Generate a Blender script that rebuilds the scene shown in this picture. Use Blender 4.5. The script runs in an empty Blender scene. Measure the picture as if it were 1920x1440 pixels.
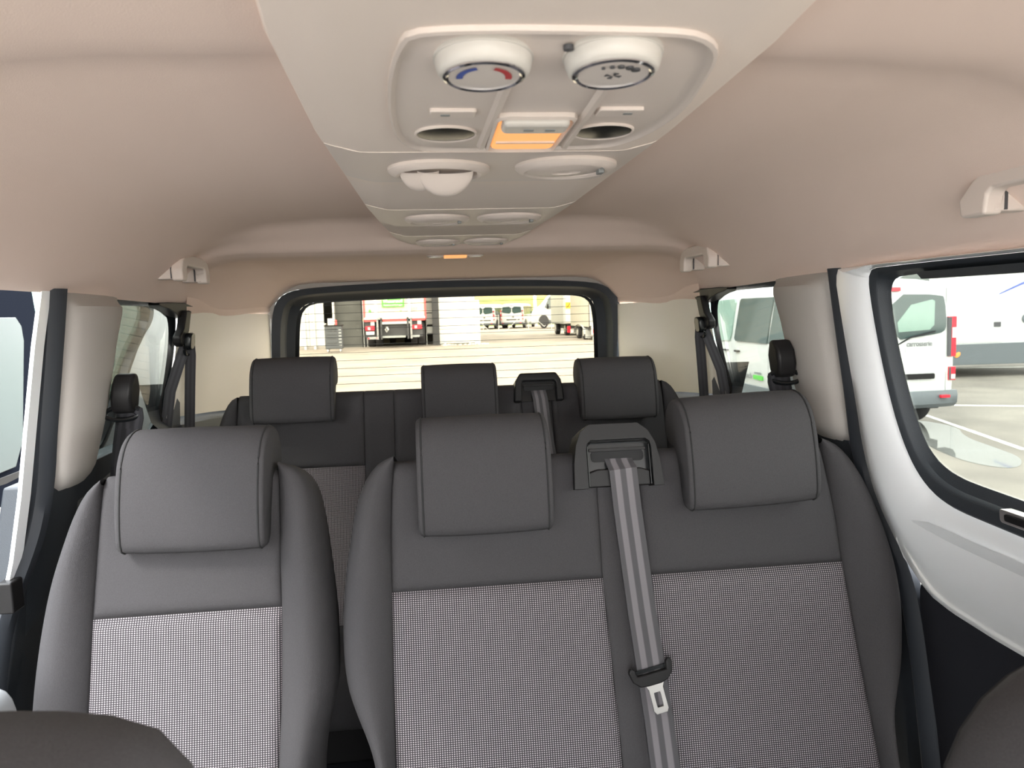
import bpy, bmesh, math, random
from mathutils import Vector, Matrix, Euler
random.seed(7)
C = bpy.context.scene.collection
sc = bpy.context.scene
PI = math.pi

# ------------------------------------------------------------------ camera
# X across the van, Y towards its tailgate, Z up; metres
cam_d = bpy.data.cameras.new('camera'); cam = bpy.data.objects.new('camera', cam_d); C.objects.link(cam)
cam_d.sensor_width = 36; cam_d.lens = 25.99; cam_d.clip_start = .02; cam_d.clip_end = 600
ax = Vector((0.99364496, 0.04017811, -0.10514468)); ay = Vector((-0.10852924, 0.09424908, -0.98961534)); az = Vector((-0.02985108, 0.99473757, 0.09801062))
m3 = Matrix((ax, ay, az))
cam.matrix_world = Matrix.Translation((-.067, 0, 1.62)) @ m3.to_4x4()
cam_d.dof.use_dof = True; cam_d.dof.focus_distance = 1.5; cam_d.dof.aperture_fstop = 11
sc.camera = cam

# ------------------------------------------------------------------ light
w = bpy.data.worlds.new('world'); sc.world = w; w.use_nodes = True
nt = w.node_tree; bg = nt.nodes['Background']
tc = nt.nodes.new('ShaderNodeTexCoord'); sp = nt.nodes.new('ShaderNodeSeparateXYZ'); rmp = nt.nodes.new('ShaderNodeValToRGB')
nt.links.new(tc.outputs['Generated'], sp.inputs[0]); nt.links.new(sp.outputs['Z'], rmp.inputs[0]); nt.links.new(rmp.outputs[0], bg.inputs[0])
rmp.color_ramp.elements[0].position = 0; rmp.color_ramp.elements[0].color = (1, .99, .96, 1)
rmp.color_ramp.elements[1].position = 1; rmp.color_ramp.elements[1].color = (.86, .93, 1, 1)
bg.inputs[1].default_value = 2.1
sun_d = bpy.data.lights.new('sun', 'SUN'); sun = bpy.data.objects.new('sun', sun_d); C.objects.link(sun)
sun_d.energy = .6; sun_d.angle = math.radians(12); sun_d.color = (1, .96, .88)
sun.rotation_euler = Vector((-.75, -.55, 1.0)).to_track_quat('Z', 'Y').to_euler()
sc.view_settings.view_transform = 'Standard'; sc.view_settings.look = 'None'
sc.view_settings.gamma = 1; sc.view_settings.use_curve_mapping = False
sc.view_settings.exposure = 2.82
sc.cycles.max_bounces = 10; sc.cycles.diffuse_bounces = 6; sc.cycles.transparent_max_bounces = 16

# ------------------------------------------------------------------ materials
def mat(name, col, rough=.6, metal=0, bump=0, bscale=400, var=0, vscale=8, emis=None, estr=0, spec=.5, coat=0, col2=None):
    m = bpy.data.materials.new(name); m.use_nodes = True; t = m.node_tree; b = t.nodes['Principled BSDF']
    b.inputs['Base Color'].default_value = (*col, 1); b.inputs['Roughness'].default_value = rough
    b.inputs['Metallic'].default_value = metal; b.inputs['Specular IOR Level'].default_value = spec
    b.inputs['Coat Weight'].default_value = coat
    co = t.nodes.new('ShaderNodeTexCoord')
    if bump:
        n = t.nodes.new('ShaderNodeTexNoise'); n.inputs['Scale'].default_value = bscale; n.inputs['Detail'].default_value = 3
        bp = t.nodes.new('ShaderNodeBump'); bp.inputs['Strength'].default_value = bump; bp.inputs['Distance'].default_value = .001
        t.links.new(co.outputs['Object'], n.inputs['Vector']); t.links.new(n.outputs[0], bp.inputs['Height']); t.links.new(bp.outputs[0], b.inputs['Normal'])
    if var or col2:
        n = t.nodes.new('ShaderNodeTexNoise'); n.inputs['Scale'].default_value = vscale; n.inputs['Detail'].default_value = 6
        mx = t.nodes.new('ShaderNodeMix'); mx.data_type = 'RGBA'
        c2 = col2 or tuple(c * (1 - var) for c in col)
        mx.inputs[6].default_value = (*col, 1); mx.inputs[7].default_value = (*c2, 1)
        rr = t.nodes.new('ShaderNodeValToRGB'); rr.color_ramp.elements[0].position = .35; rr.color_ramp.elements[1].position = .65
        t.links.new(co.outputs['Object'], n.inputs['Vector']); t.links.new(n.outputs[0], rr.inputs[0]); t.links.new(rr.outputs[0], mx.inputs[0]); t.links.new(mx.outputs[2], b.inputs['Base Color'])
    if emis:
        b.inputs['Emission Color'].default_value = (*emis, 1); b.inputs['Emission Strength'].default_value = estr
    return m
def glass(name, tint=(.9, .97, .95), gloss=.08, gcol=(1, 1, 1)):
    m = bpy.data.materials.new(name); m.use_nodes = True; t = m.node_tree; t.nodes.clear()
    o = t.nodes.new('ShaderNodeOutputMaterial'); tr = t.nodes.new('ShaderNodeBsdfTransparent'); g = t.nodes.new('ShaderNodeBsdfGlossy')
    tr.inputs[0].default_value = (*tint, 1); g.inputs[0].default_value = (*gcol, 1); g.inputs['Roughness'].default_value = .02
    lw = t.nodes.new('ShaderNodeLayerWeight'); pw = t.nodes.new('ShaderNodeMath'); pw.operation = 'POWER'; pw.inputs[1].default_value = 4
    mx = t.nodes.new('ShaderNodeMixShader'); md = t.nodes.new('ShaderNodeMath'); md.operation = 'MULTIPLY_ADD'; md.inputs[1].default_value = .35; md.inputs[2].default_value = gloss * .3
    t.links.new(lw.outputs['Facing'], pw.inputs[0]); t.links.new(pw.outputs[0], md.inputs[0]); t.links.new(md.outputs[0], mx.inputs[0])
    t.links.new(tr.outputs[0], mx.inputs[1]); t.links.new(g.outputs[0], mx.inputs[2]); t.links.new(mx.outputs[0], o.inputs[0])
    return m
def weave(name, base, dot, pu, pv):
    m = bpy.data.materials.new(name); m.use_nodes = True; t = m.node_tree; b = t.nodes['Principled BSDF']
    b.inputs['Roughness'].default_value = .85; b.inputs['Specular IOR Level'].default_value = .2
    uv = t.nodes.new('ShaderNodeTexCoord'); s = t.nodes.new('ShaderNodeSeparateXYZ'); t.links.new(uv.outputs['UV'], s.inputs[0])
    def M(op, a, bb=None):
        n = t.nodes.new('ShaderNodeMath'); n.operation = op
        for i, q in enumerate((a, bb)):
            if q is None: continue
            if isinstance(q, (int, float)): n.inputs[i].default_value = q
            else: t.links.new(q, n.inputs[i])
        return n.outputs[0]
    su = M('SINE', M('MULTIPLY', s.outputs[0], 2 * PI / pu)); sv = M('SINE', M('MULTIPLY', s.outputs[1], 2 * PI / pv))
    pr = M('ADD', su, sv)
    r = t.nodes.new('ShaderNodeMapRange'); r.inputs[1].default_value = .35; r.inputs[2].default_value = 1.0
    t.links.new(pr, r.inputs[0])
    mx = t.nodes.new('ShaderNodeMix'); mx.data_type = 'RGBA'; mx.inputs[6].default_value = (*base, 1); mx.inputs[7].default_value = (*dot, 1)
    t.links.new(r.outputs[0], mx.inputs[0]); t.links.new(mx.outputs[2], b.inputs['Base Color'])
    return m
def stripes(name, dark, light):
    # belt webbing: UV.x runs 0..1 across the strap
    m = bpy.data.materials.new(name); m.use_nodes = True; t = m.node_tree; b = t.nodes['Principled BSDF']
    b.inputs['Roughness'].default_value = .55
    uv = t.nodes.new('ShaderNodeTexCoord'); s = t.nodes.new('ShaderNodeSeparateXYZ'); t.links.new(uv.outputs['UV'], s.inputs[0])
    r = t.nodes.new('ShaderNodeValToRGB'); r.color_ramp.interpolation = 'EASE'; e = r.color_ramp.elements
    e[0].position = 0; e[0].color = (*dark, 1); e[1].position = 1; e[1].color = (*dark, 1)
    for p, c in ((.16, dark), (.2, light), (.36, light), (.41, dark), (.57, dark), (.61, light), (.78, light), (.83, dark)):
        x = e.new(p); x.color = (*c, 1)
    wv = t.nodes.new('ShaderNodeTexWave'); wv.bands_direction = 'Y'; wv.inputs['Scale'].default_value = 90; wv.inputs['Distortion'].default_value = .6
    t.links.new(uv.outputs['UV'], wv.inputs['Vector'])
    bp = t.nodes.new('ShaderNodeBump'); bp.inputs['Strength'].default_value = .35; bp.inputs['Distance'].default_value = .0006
    t.links.new(wv.outputs[0], bp.inputs['Height']); t.links.new(bp.outputs[0], b.inputs['Normal'])
    t.links.new(s.outputs[0], r.inputs[0]); t.links.new(r.outputs[0], b.inputs['Base Color'])
    return m
M = dict(
    headliner=mat('headliner_fabric', (.84, .68, .60), .95, bump=.35, bscale=900, spec=.1),
    console=mat('console_skin', (.78, .68, .61), .85, bump=.3, bscale=900, spec=.2),
    plastic=mat('light_plastic', (.66, .58, .53), .45, bump=.15, bscale=1200),
    trimc=mat('cream_trim', (.40, .375, .35), .75, bump=.35, bscale=700, spec=.25),
    cream=mat('cream_quarter_trim', (.86, .82, .75), .6, spec=.3),
    seat=mat('charcoal_fabric', (.047, .045, .048), .9, bump=.5, bscale=1100, spec=.25, var=.18, vscale=600),
    seam=mat('seam_thread', (.012, .012, .013), .9),
    insert=weave('dotted_weave', (.032, .029, .033), (.34, .31, .33), .0044, .0037),
    belt=stripes('belt_webbing', (.045, .043, .048), (.13, .12, .13)),
    beltb=stripes('black_webbing', (.018, .018, .022), (.035, .034, .04)),
    black=mat('black_plastic', (.009, .0085, .009), .45, bump=.1, bscale=900, spec=.22),
    blackg=mat('black_gloss_plastic', (.006, .007, .008), .25, spec=.35),
    rubber=mat('rubber_seal', (.024, .028, .035), .55),
    dark=mat('dark_trim', (.022, .027, .034), .6, bump=.3, bscale=600),
    greyt=mat('grey_lower_trim', (.09, .095, .10), .6, bump=.3, bscale=600),
    carpet=mat('dark_carpet', (.02, .021, .026), .95, bump=.5, bscale=500, spec=.1),
    paint=mat('white_paint', (.88, .90, .92), .28, coat=.5),
    vanw=mat('white_bodywork', (.50, .51, .50), .3, coat=.4),
    silver=mat('brushed_metal', (.75, .73, .70), .3, metal=1),
    chrome=mat('chrome', (.8, .8, .82), .12, metal=1),
    white=mat('white_plastic', (.58, .55, .51), .35),
    dial=mat('dial_face', (.62, .56, .52), .4),
    blue=mat('blue_print', (.05, .09, .35), .4), red=mat('red_print', (.45, .04, .05), .4), ink=mat('dark_print', (.06, .06, .065), .5),
    amber=mat('lit_lamp_lens', (.32, .14, .05), .4, emis=(1, .40, .12), estr=.14),
    lens=mat('dark_lens', (.006, .007, .007), .2, spec=.15),
    glass=glass('window_glass', (.55, .56, .535)), glassr=glass('rear_glass', (.72, .68, .60)), glassg=glass('tinted_glass', (.28, .35, .34), .10, (.95, 1, .98)),  # side and rear tints added to dim the outside view, rear one warms it
    glassd=glass('dark_glass', (.30, .36, .35), .16, (.9, 1, 1)),
    pane=mat('dark_window', (.035, .06, .058), .07, spec=.8), paneg=mat('greenish_window', (.22, .32, .27), .08, spec=.7),
    tyre=mat('tyre', (.02, .02, .022), .8), hub=mat('wheel_hub', (.5, .5, .5), .4, metal=.3),
    asphalt=mat('asphalt', (.20, .178, .148), .9, bump=1, bscale=60, col2=(.145, .128, .108), vscale=.9),
    puddle=mat('puddle_water', (.14, .14, .13), .04, spec=.8), line=mat('road_paint', (.72, .70, .64), .8, var=.3, vscale=30),
    clad=mat('white_cladding', (.44, .45, .44), .5), clad2=mat('grey_cladding', (.24, .26, .26), .5), cladc=mat('cream_cladding', (.46, .44, .38), .6),
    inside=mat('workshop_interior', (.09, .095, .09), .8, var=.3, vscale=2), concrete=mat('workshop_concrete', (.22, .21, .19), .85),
    steel=mat('galvanised_steel', (.42, .44, .44), .45, metal=.3), truckb=mat('cream_truck_body', (.42, .40, .35), .5), tred=mat('red_truck_trim', (.62, .07, .07), .4),
    taill=mat('red_tail_lamp', (.6, .02, .04), .2), green=mat('green_sign', (.09, .42, .06), .5), wht=mat('white_print', (.60, .60, .58), .5),
    chassis=mat('dark_chassis', (.035, .037, .04), .7), yellow=mat('yellow_plate', (.85, .55, .03), .5),
    grass=mat('bank_grass', (.15, .23, .035), .95, col2=(.21, .21, .06), vscale=.7), grass2=mat('dry_grass', (.27, .19, .08), .95, col2=(.19, .21, .06), vscale=.9), grass3=mat('yellow_grass', (.36, .35, .03), .95, col2=(.25, .30, .04), vscale=.6),
    toolbox=mat('dark_grey_cabinet', (.05, .058, .065), .5), amberl=mat('orange_marker', (.9, .30, .06), .3), bluest=mat('blue_stripe', (.05, .09, .35), .35),
    greyp=mat('grey_print', (.22, .23, .23), .5), faint=mat('faint_grey_print', (.55, .57, .57), .5),
    plate=mat('licence_plate', (.8, .8, .78), .4), stone=mat('pale_gravel', (.55, .52, .45), .9), workl=mat('workshop_lamp', (1, .8, .3), .5, emis=(1, .78, .25), estr=2.0),
    voidb=mat('matt_black_frame', (.006, .007, .010), .95, spec=.0), paned=mat('grey_teal_window', (.052, .060, .058), .2, spec=.3),
    skirt=mat('grey_motorhome_skirt', (.10, .115, .125), .5), teal=mat('teal_glazing', (.25, .42, .36), .15), brown=mat('brown_stone', (.25, .20, .16), .9, var=.5, vscale=3),
)

# ------------------------------------------------------------------ helpers
ORG = {}
def org(o):
    while o is not None:
        if o.name in ORG: return ORG[o.name]
        o = o.parent
    return Vector((0, 0, 0))
class MB:
    def __init__(s): s.v = []; s.f = []; s.uv = {}
    def vt(s, p, uv=None):
        s.v.append(tuple(p))
        if uv is not None: s.uv[len(s.v) - 1] = uv
        return len(s.v) - 1
    def box(s, a, b):
        (x0, y0, z0), (x1, y1, z1) = a, b
        x0, x1 = sorted((x0, x1)); y0, y1 = sorted((y0, y1)); z0, z1 = sorted((z0, z1))
        i = len(s.v)
        s.v += [(x0, y0, z0), (x1, y0, z0), (x1, y1, z0), (x0, y1, z0), (x0, y0, z1), (x1, y0, z1), (x1, y1, z1), (x0, y1, z1)]
        s.f += [tuple(i + k for k in q) for q in ((0, 3, 2, 1), (4, 5, 6, 7), (0, 1, 5, 4), (1, 2, 6, 5), (2, 3, 7, 6), (3, 0, 4, 7))]
        return s
    def prism(s, pts, fn, d0, d1):
        # polygon pts mapped by fn(a, b, depth)
        n = len(pts); i = len(s.v)
        for d in (d0, d1):
            for a, b in pts: s.v.append(tuple(fn(a, b, d)))
        s.f.append(tuple(i + k for k in range(n))[::-1]); s.f.append(tuple(i + n + k for k in range(n)))
        for k in range(n):
            j = (k + 1) % n; s.f.append((i + k, i + j, i + n + j, i + n + k))
        return s
    def loft(s, rows, closed=False, caps=False, ringclosed=False, uvs=None):
        i = len(s.v); nr = len(rows); nc = len(rows[0])
        for a, r in enumerate(rows):
            for b, p in enumerate(r):
                s.vt(p, uvs[a][b] if uvs else None)
        for a in range(nr if ringclosed else nr - 1):
            a2 = (a + 1) % nr
            for b in range(nc if closed else nc - 1):
                b2 = (b + 1) % nc
                s.f.append((i + a * nc + b, i + a * nc + b2, i + a2 * nc + b2, i + a2 * nc + b))
        if caps:
            s.f.append(tuple(i + b for b in range(nc))[::-1]); s.f.append(tuple(i + (nr - 1) * nc + b for b in range(nc)))
        return s
    def tube(s, path, r, n=10, ry=None, caps=True, closed=False):
        P = [Vector(p) for p in path]; rows = []
        for k, p in enumerate(P):
            if closed: t = P[(k + 1) % len(P)] - P[k - 1]
            else: t = P[min(k + 1, len(P) - 1)] - P[max(k - 1, 0)]
            t.normalize(); up = Vector((0, 0, 1)) if abs(t.z) < .9 else Vector((0, 1, 0))
            a = t.cross(up).normalized(); b = a.cross(t)
            rr = r[k] if isinstance(r, (list, tuple)) else r
            rb = rr if ry is None else ry
            rows.append([p + a * math.cos(2 * PI * q / n) * rr + b * math.sin(2 * PI * q / n) * rb for q in range(n)])
        return s.loft(rows, closed=True, caps=caps and not closed, ringclosed=closed)
    def lathe(s, c, axis, prof, n=32, sx=1.0):
        # prof: list of (radius, height along axis)
        c = Vector(c); w_ = Vector(axis).normalized(); u = w_.orthogonal().normalized()
        if abs(w_.z) > .9: u = Vector((1, 0, 0)); u = (u - w_ * u.dot(w_)).normalized()
        v = w_.cross(u); rows = []
        for r, h in prof:
            r = max(r, 1e-5)
            rows.append([c + w_ * h + u * math.cos(2 * PI * q / n) * r * sx + v * math.sin(2 * PI * q / n) * r for q in range(n)])
        return s.loft(rows, closed=True, caps=True)
def finish(o, smooth, bevel, seg):
    if smooth:
        o.data.polygons.foreach_set('use_smooth', [True] * len(o.data.polygons))
        if smooth != 'all': o.data.set_sharp_from_angle(angle=math.radians(38))
    if bevel:
        md = o.modifiers.new('bevel', 'BEVEL'); md.width = bevel; md.segments = seg; md.limit_method = 'ANGLE'; md.angle_limit = math.radians(35); md.harden_normals = True
def obj(name, mb, m, parent=None, smooth=True, bevel=0, seg=2, recalc=True, sub=0):
    og = org(parent)
    me = bpy.data.meshes.new(name); me.from_pydata([tuple(Vector(p) - og) for p in mb.v], [], mb.f)
    if mb.uv:
        ul = me.uv_layers.new(name='UVMap')
        for l in me.loops: ul.data[l.index].uv = mb.uv.get(l.vertex_index, (0, 0))
    if recalc:
        b = bmesh.new(); b.from_mesh(me); bmesh.ops.recalc_face_normals(b, faces=b.faces); b.to_mesh(me); b.free()
    me.materials.append(M[m] if isinstance(m, str) else m)
    o = bpy.data.objects.new(name, me); C.objects.link(o); o.parent = parent
    if sub:
        md = o.modifiers.new('sub', 'SUBSURF'); md.levels = sub; md.render_levels = sub
    finish(o, 'all' if sub else smooth, bevel, seg)
    return o
def thing(name, label, cat, loc=(0, 0, 0), group=None):
    o = bpy.data.objects.new(name, None); C.objects.link(o); o.location = loc; o.empty_display_size = .1
    o['label'] = label; o['category'] = cat
    if group: o['group'] = group
    ORG[o.name] = Vector(loc)
    return o
def tag(o, label, cat, group=None):
    o['label'] = label; o['category'] = cat
    if group: o['group'] = group
    return o
def struct(o): o['kind'] = 'structure'; return o
def lab(o, s): o['label'] = s; return o
def text(name, body, size, loc, rot, m, parent, ext=.001, align='CENTER', sx=1.0):
    cu = bpy.data.curves.new(name, 'FONT'); cu.body = body; cu.size = size; cu.extrude = ext; cu.offset = size * .018; cu.align_x = align; cu.align_y = 'CENTER'
    t = bpy.data.objects.new(name + '_tmp', cu); C.objects.link(t)
    me = bpy.data.meshes.new_from_object(t.evaluated_get(bpy.context.evaluated_depsgraph_get()))
    bpy.data.objects.remove(t); me.materials.clear(); me.materials.append(M[m])
    me.transform(Matrix.Translation(Vector(loc) - org(parent)) @ Euler(rot).to_matrix().to_4x4() @ Matrix.Diagonal((sx, 1, 1, 1)))
    o = bpy.data.objects.new(name, me); C.objects.link(o); o.parent = parent
    return o
def interp(tab, x):
    tab = sorted(tab)
    if x <= tab[0][0]: return tab[0][1]
    for (a, b), (c, d) in zip(tab, tab[1:]):
        if x <= c: return b + (d - b) * (x - a) / (c - a)
    return tab[-1][1]
def sm(e0, e1, x):
    t = max(0, min(1, (x - e0) / (e1 - e0))); return t * t * (3 - 2 * t)
def resample(P, n, closed=False):
    P = [Vector(p) for p in P]
    if closed: P = P + [P[0]]
    L = [0]
    for a, b in zip(P, P[1:]): L.append(L[-1] + (b - a).length)
    out = []
    for k in range(n):
        s = L[-1] * k / (n if closed else n - 1); i = 0
        while i < len(L) - 2 and L[i + 1] < s: i += 1
        t = (s - L[i]) / max(1e-9, L[i + 1] - L[i]); out.append(P[i].lerp(P[i + 1], min(1, t)))
    return out
def smooth_poly(P, it=2, closed=True):
    P = [Vector(p) for p in P]
    for _ in range(it):
        Q = []; n = len(P)
        for k in range(n if closed else n - 1):
            a, b = P[k], P[(k + 1) % n]; Q += [a.lerp(b, .25), a.lerp(b, .75)]
        if not closed: Q = [P[0]] + Q + [P[-1]]
        P = Q
    return P
def rrect(x0, x1, y0, y1, r, n=5):
    out = []
    for cx, cy, a0 in ((x1 - r, y1 - r, 0), (x0 + r, y1 - r, 90), (x0 + r, y0 + r, 180), (x1 - r, y0 + r, 270)):
        for k in range(n + 1):
            a = math.radians(a0 + 90 * k / n); out.append((cx + r * math.cos(a), cy + r * math.sin(a)))
    return out

# ================================================================== GROUND AND VAN SHELL
def gz(y): return -.05 + .31 * sm(9, 32, y) * 1.0
mb = MB(); ys = [-30, -10, 0, 5, 9] + [9 + 23 * k / 14 for k in range(1, 15)] + [45, 60, 72, 90, 160]; xs = [-120, -60, -30, -15, -8, 0, 8, 15, 30, 60, 120]
mb.loft([[(x, y, gz(y)) for x in xs] for y in ys]); struct(obj('ground', mb, 'asphalt'))

def SX(side, y, z, d=0): return (side * (.80 + .12 * (1.67 - z) + .035 * (1 - sm(1.0, 1.25, z)) + d), y, z)   # d outward

# ceiling as a moulded height field
def xe(y): return .80 - .085 * sm(2.35, 3.0, y)
def ceil_z(x, y):
    s = min(1, abs(x) / xe(y))
    zc = interp([(-1, 1.855), (.68, 1.852), (.76, 1.872), (1.98, 1.872), (2.06, 1.83), (2.11, 1.800), (2.16, 1.792), (2.225, 1.790), (2.245, 1.800), (2.30, 1.812), (2.6, 1.803), (3.0, 1.752)], y)
    ze = interp([(-1, 1.69), (1.5, 1.682), (2.2, 1.668), (3.0, 1.642)], y)
    za = interp([(0, 0), (.45, .02), (.62, .08), (.74, .22), (.83, .44), (.90, .66), (.96, .87), (1, 1)], s)
    zb = interp([(0, 0), (.72, .01), (.80, .05), (.86, .18), (.91, .42), (.96, .76), (1, 1)], s)
    zm = za + (zb - za) * sm(1.95, 2.12, y)
    return zc + (ze - zc) * zm
mb = MB(); ys = [-.55 + .04 * k for k in range(64)] + [2.0 + .012 * k for k in range(27)] + [2.34 + .05 * k for k in range(14)]; ys = sorted(y for y in set(ys) if y < 2.99) + [3.0]
rows = []
for y in ys:
    rows.append([(xe(y) * (2 * k / 90 - 1), y, ceil_z(xe(y) * (2 * k / 90 - 1), y)) for k in range(91)])
mb.loft(rows); mb.loft([[(p[0] * 1.02, p[1], p[2] + .045) for p in r] for r in rows])
o = struct(obj('ceiling', mb, 'headliner', recalc=False, smooth='all')); o['kind'] = 'structure'
# roof skin above so no light leaks
mb = MB(); mb.loft([[(x, y, 1.93 - .22 * abs(x / .95) ** 3) for x in [-.86 + .086 * k for k in range(21)]] for y in (-.9, 1, 3.15)])
struct(obj('roof_skin', mb, 'paint', smooth='all'))
# floor
mb = MB(); mb.box((-.88, -.7, .38), (.88, 3.12, .42)); struct(obj('floor', mb, 'carpet'))

# --- right side
def ring(name, outer, inner, fn, d_out, d_in, m, parent=None, n=80, mid=None, kind=True, extra=None):
    # frame between two closed outlines in (y, z); fn(y, z, d)
    A = resample(outer, n, True); D = resample(inner, 500, True)
    B = [min(D, key=lambda q: (q - a).length_squared) for a in A]      # nearest point of the inner outline
    rows = [[fn(p.x, p.y, d_out) for p in A]]
    for f, d in (extra or []): rows.append([fn(*(a.lerp(b, f)).to_2d(), d) for a, b in zip(A, B)])
    rows.append([fn(p.x, p.y, d_in) for p in B])
    return obj(name, MB().loft(rows, closed=True), m, parent)
fR = lambda y, z, d: SX(1, y, z, d)
fL = lambda y, z, d: SX(-1, y, z, d)
# outlines in (y, z) of the sliding door on the right
glassR = smooth_poly([(.50, 1.665), (1.30, 1.668), (1.345, 1.655), (1.35, 1.60), (1.334, 1.499), (1.307, 1.399), (1.275, 1.335), (1.215, 1.302), (1.10, 1.297), (.50, 1.280)], 2)
frameR = smooth_poly([(.42, 1.682), (1.34, 1.684), (1.385, 1.68), (1.380, 1.60), (1.356, 1.456), (1.325, 1.354), (1.28, 1.282), (1.216, 1.248), (1.10, 1.243), (.42, 1.225)], 2)
doorR = smooth_poly([(.30, 1.69), (1.45, 1.69), (1.50, 1.69), (1.487, 1.56), (1.468, 1.41), (1.462, 1.30), (1.43, 1.19), (1.40, 1.10), (1.36, 1.02), (1.25, 1.0), (.9, 1.0), (.30, 1.0)], 1)
door = thing('sliding_door', 'closed white sliding door beside the double seat, with black-framed window', 'door', (.86, .9, .42))
ring('door_panel', doorR, frameR, fR, .0, -.004, 'paint', door, n=160, extra=[(.15, -.022), (.45, -.03), (.8, -.02), (.93, -.012)])
ring('window_frame', frameR, glassR, fR, -.008, .012, 'dark', door, n=160, extra=[(.08, -.012), (.45, -.008), (.55, -.005), (.62, .002)])
# window latch in the lower edge
o = obj('window_latch', MB().prism(rrect(.985, 1.062, 1.262, 1.285, .006), fR, -.028, -.008), 'silver', door, bevel=.002)
obj('latch_button', MB().prism(rrect(1.0, 1.048, 1.268, 1.279, .003), fR, -.031, -.026), 'black', o)
mb = MB(); A = resample(glassR, 60, True); mb.prism([(p.x, p.y) for p in A], fR, .010, .015); obj('pane', mb, 'glass', door)
# small rail at the top of the pane
obj('window_rail', MB().prism([(.5, 1.668), (1.24, 1.668), (1.225, 1.655), (.5, 1.652)], fR, -.010, .012), 'dark', door)
# lower door: dark carpeted pad with painted shoulder
lower = smooth_poly([(.30, 1.10), (1.08, 1.112), (1.26, 1.116), (1.32, 1.106), (1.36, 1.072), (1.395, .99), (1.40, .8), (1.40, .50), (.30, .50)], 1)
obj('door_pocket_panel', MB().prism([(p.x, p.y) for p in resample(lower, 60, True)], fR, .0, .05), 'carpet', door, bevel=.008)
rowsS = []
for y in [.30, .6, .9, 1.1, 1.25, 1.33, 1.375]:
    zt = interp([(.3, 1.10), (1.26, 1.118), (1.33, 1.10), (1.38, 1.04), (1.45, .9)], y)
    rowsS.append([SX(1, y, zt + .09, -.024), SX(1, y, zt + .05, -.02), SX(1, y, zt + .02, -.008), SX(1, y, zt + .002, .012), SX(1, y, zt - .02, .03)])
obj('door_shoulder', MB().loft(rowsS), 'paint', door)
# front continuation of the side body ahead of the door (below the belt line)
for s, nm in ((1, 'wall_right'), (-1, 'wall_left')):
    mb = MB(); mb.prism([(-.6, .42), (.30 if s > 0 else .42, .42), (.30 if s > 0 else .42, 1.0), (-.6, 1.0)], lambda a, b, d: SX(s, a, b, d), .0, .06)
    mb.prism([(1.40, .42), (3.1, .42), (3.1, 1.31), (1.60, 1.31), (1.50, 1.31)], lambda a, b, d: SX(s, a, b, d), .0, .06)
    struct(obj(nm, mb, 'dark', bevel=.006))

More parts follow.
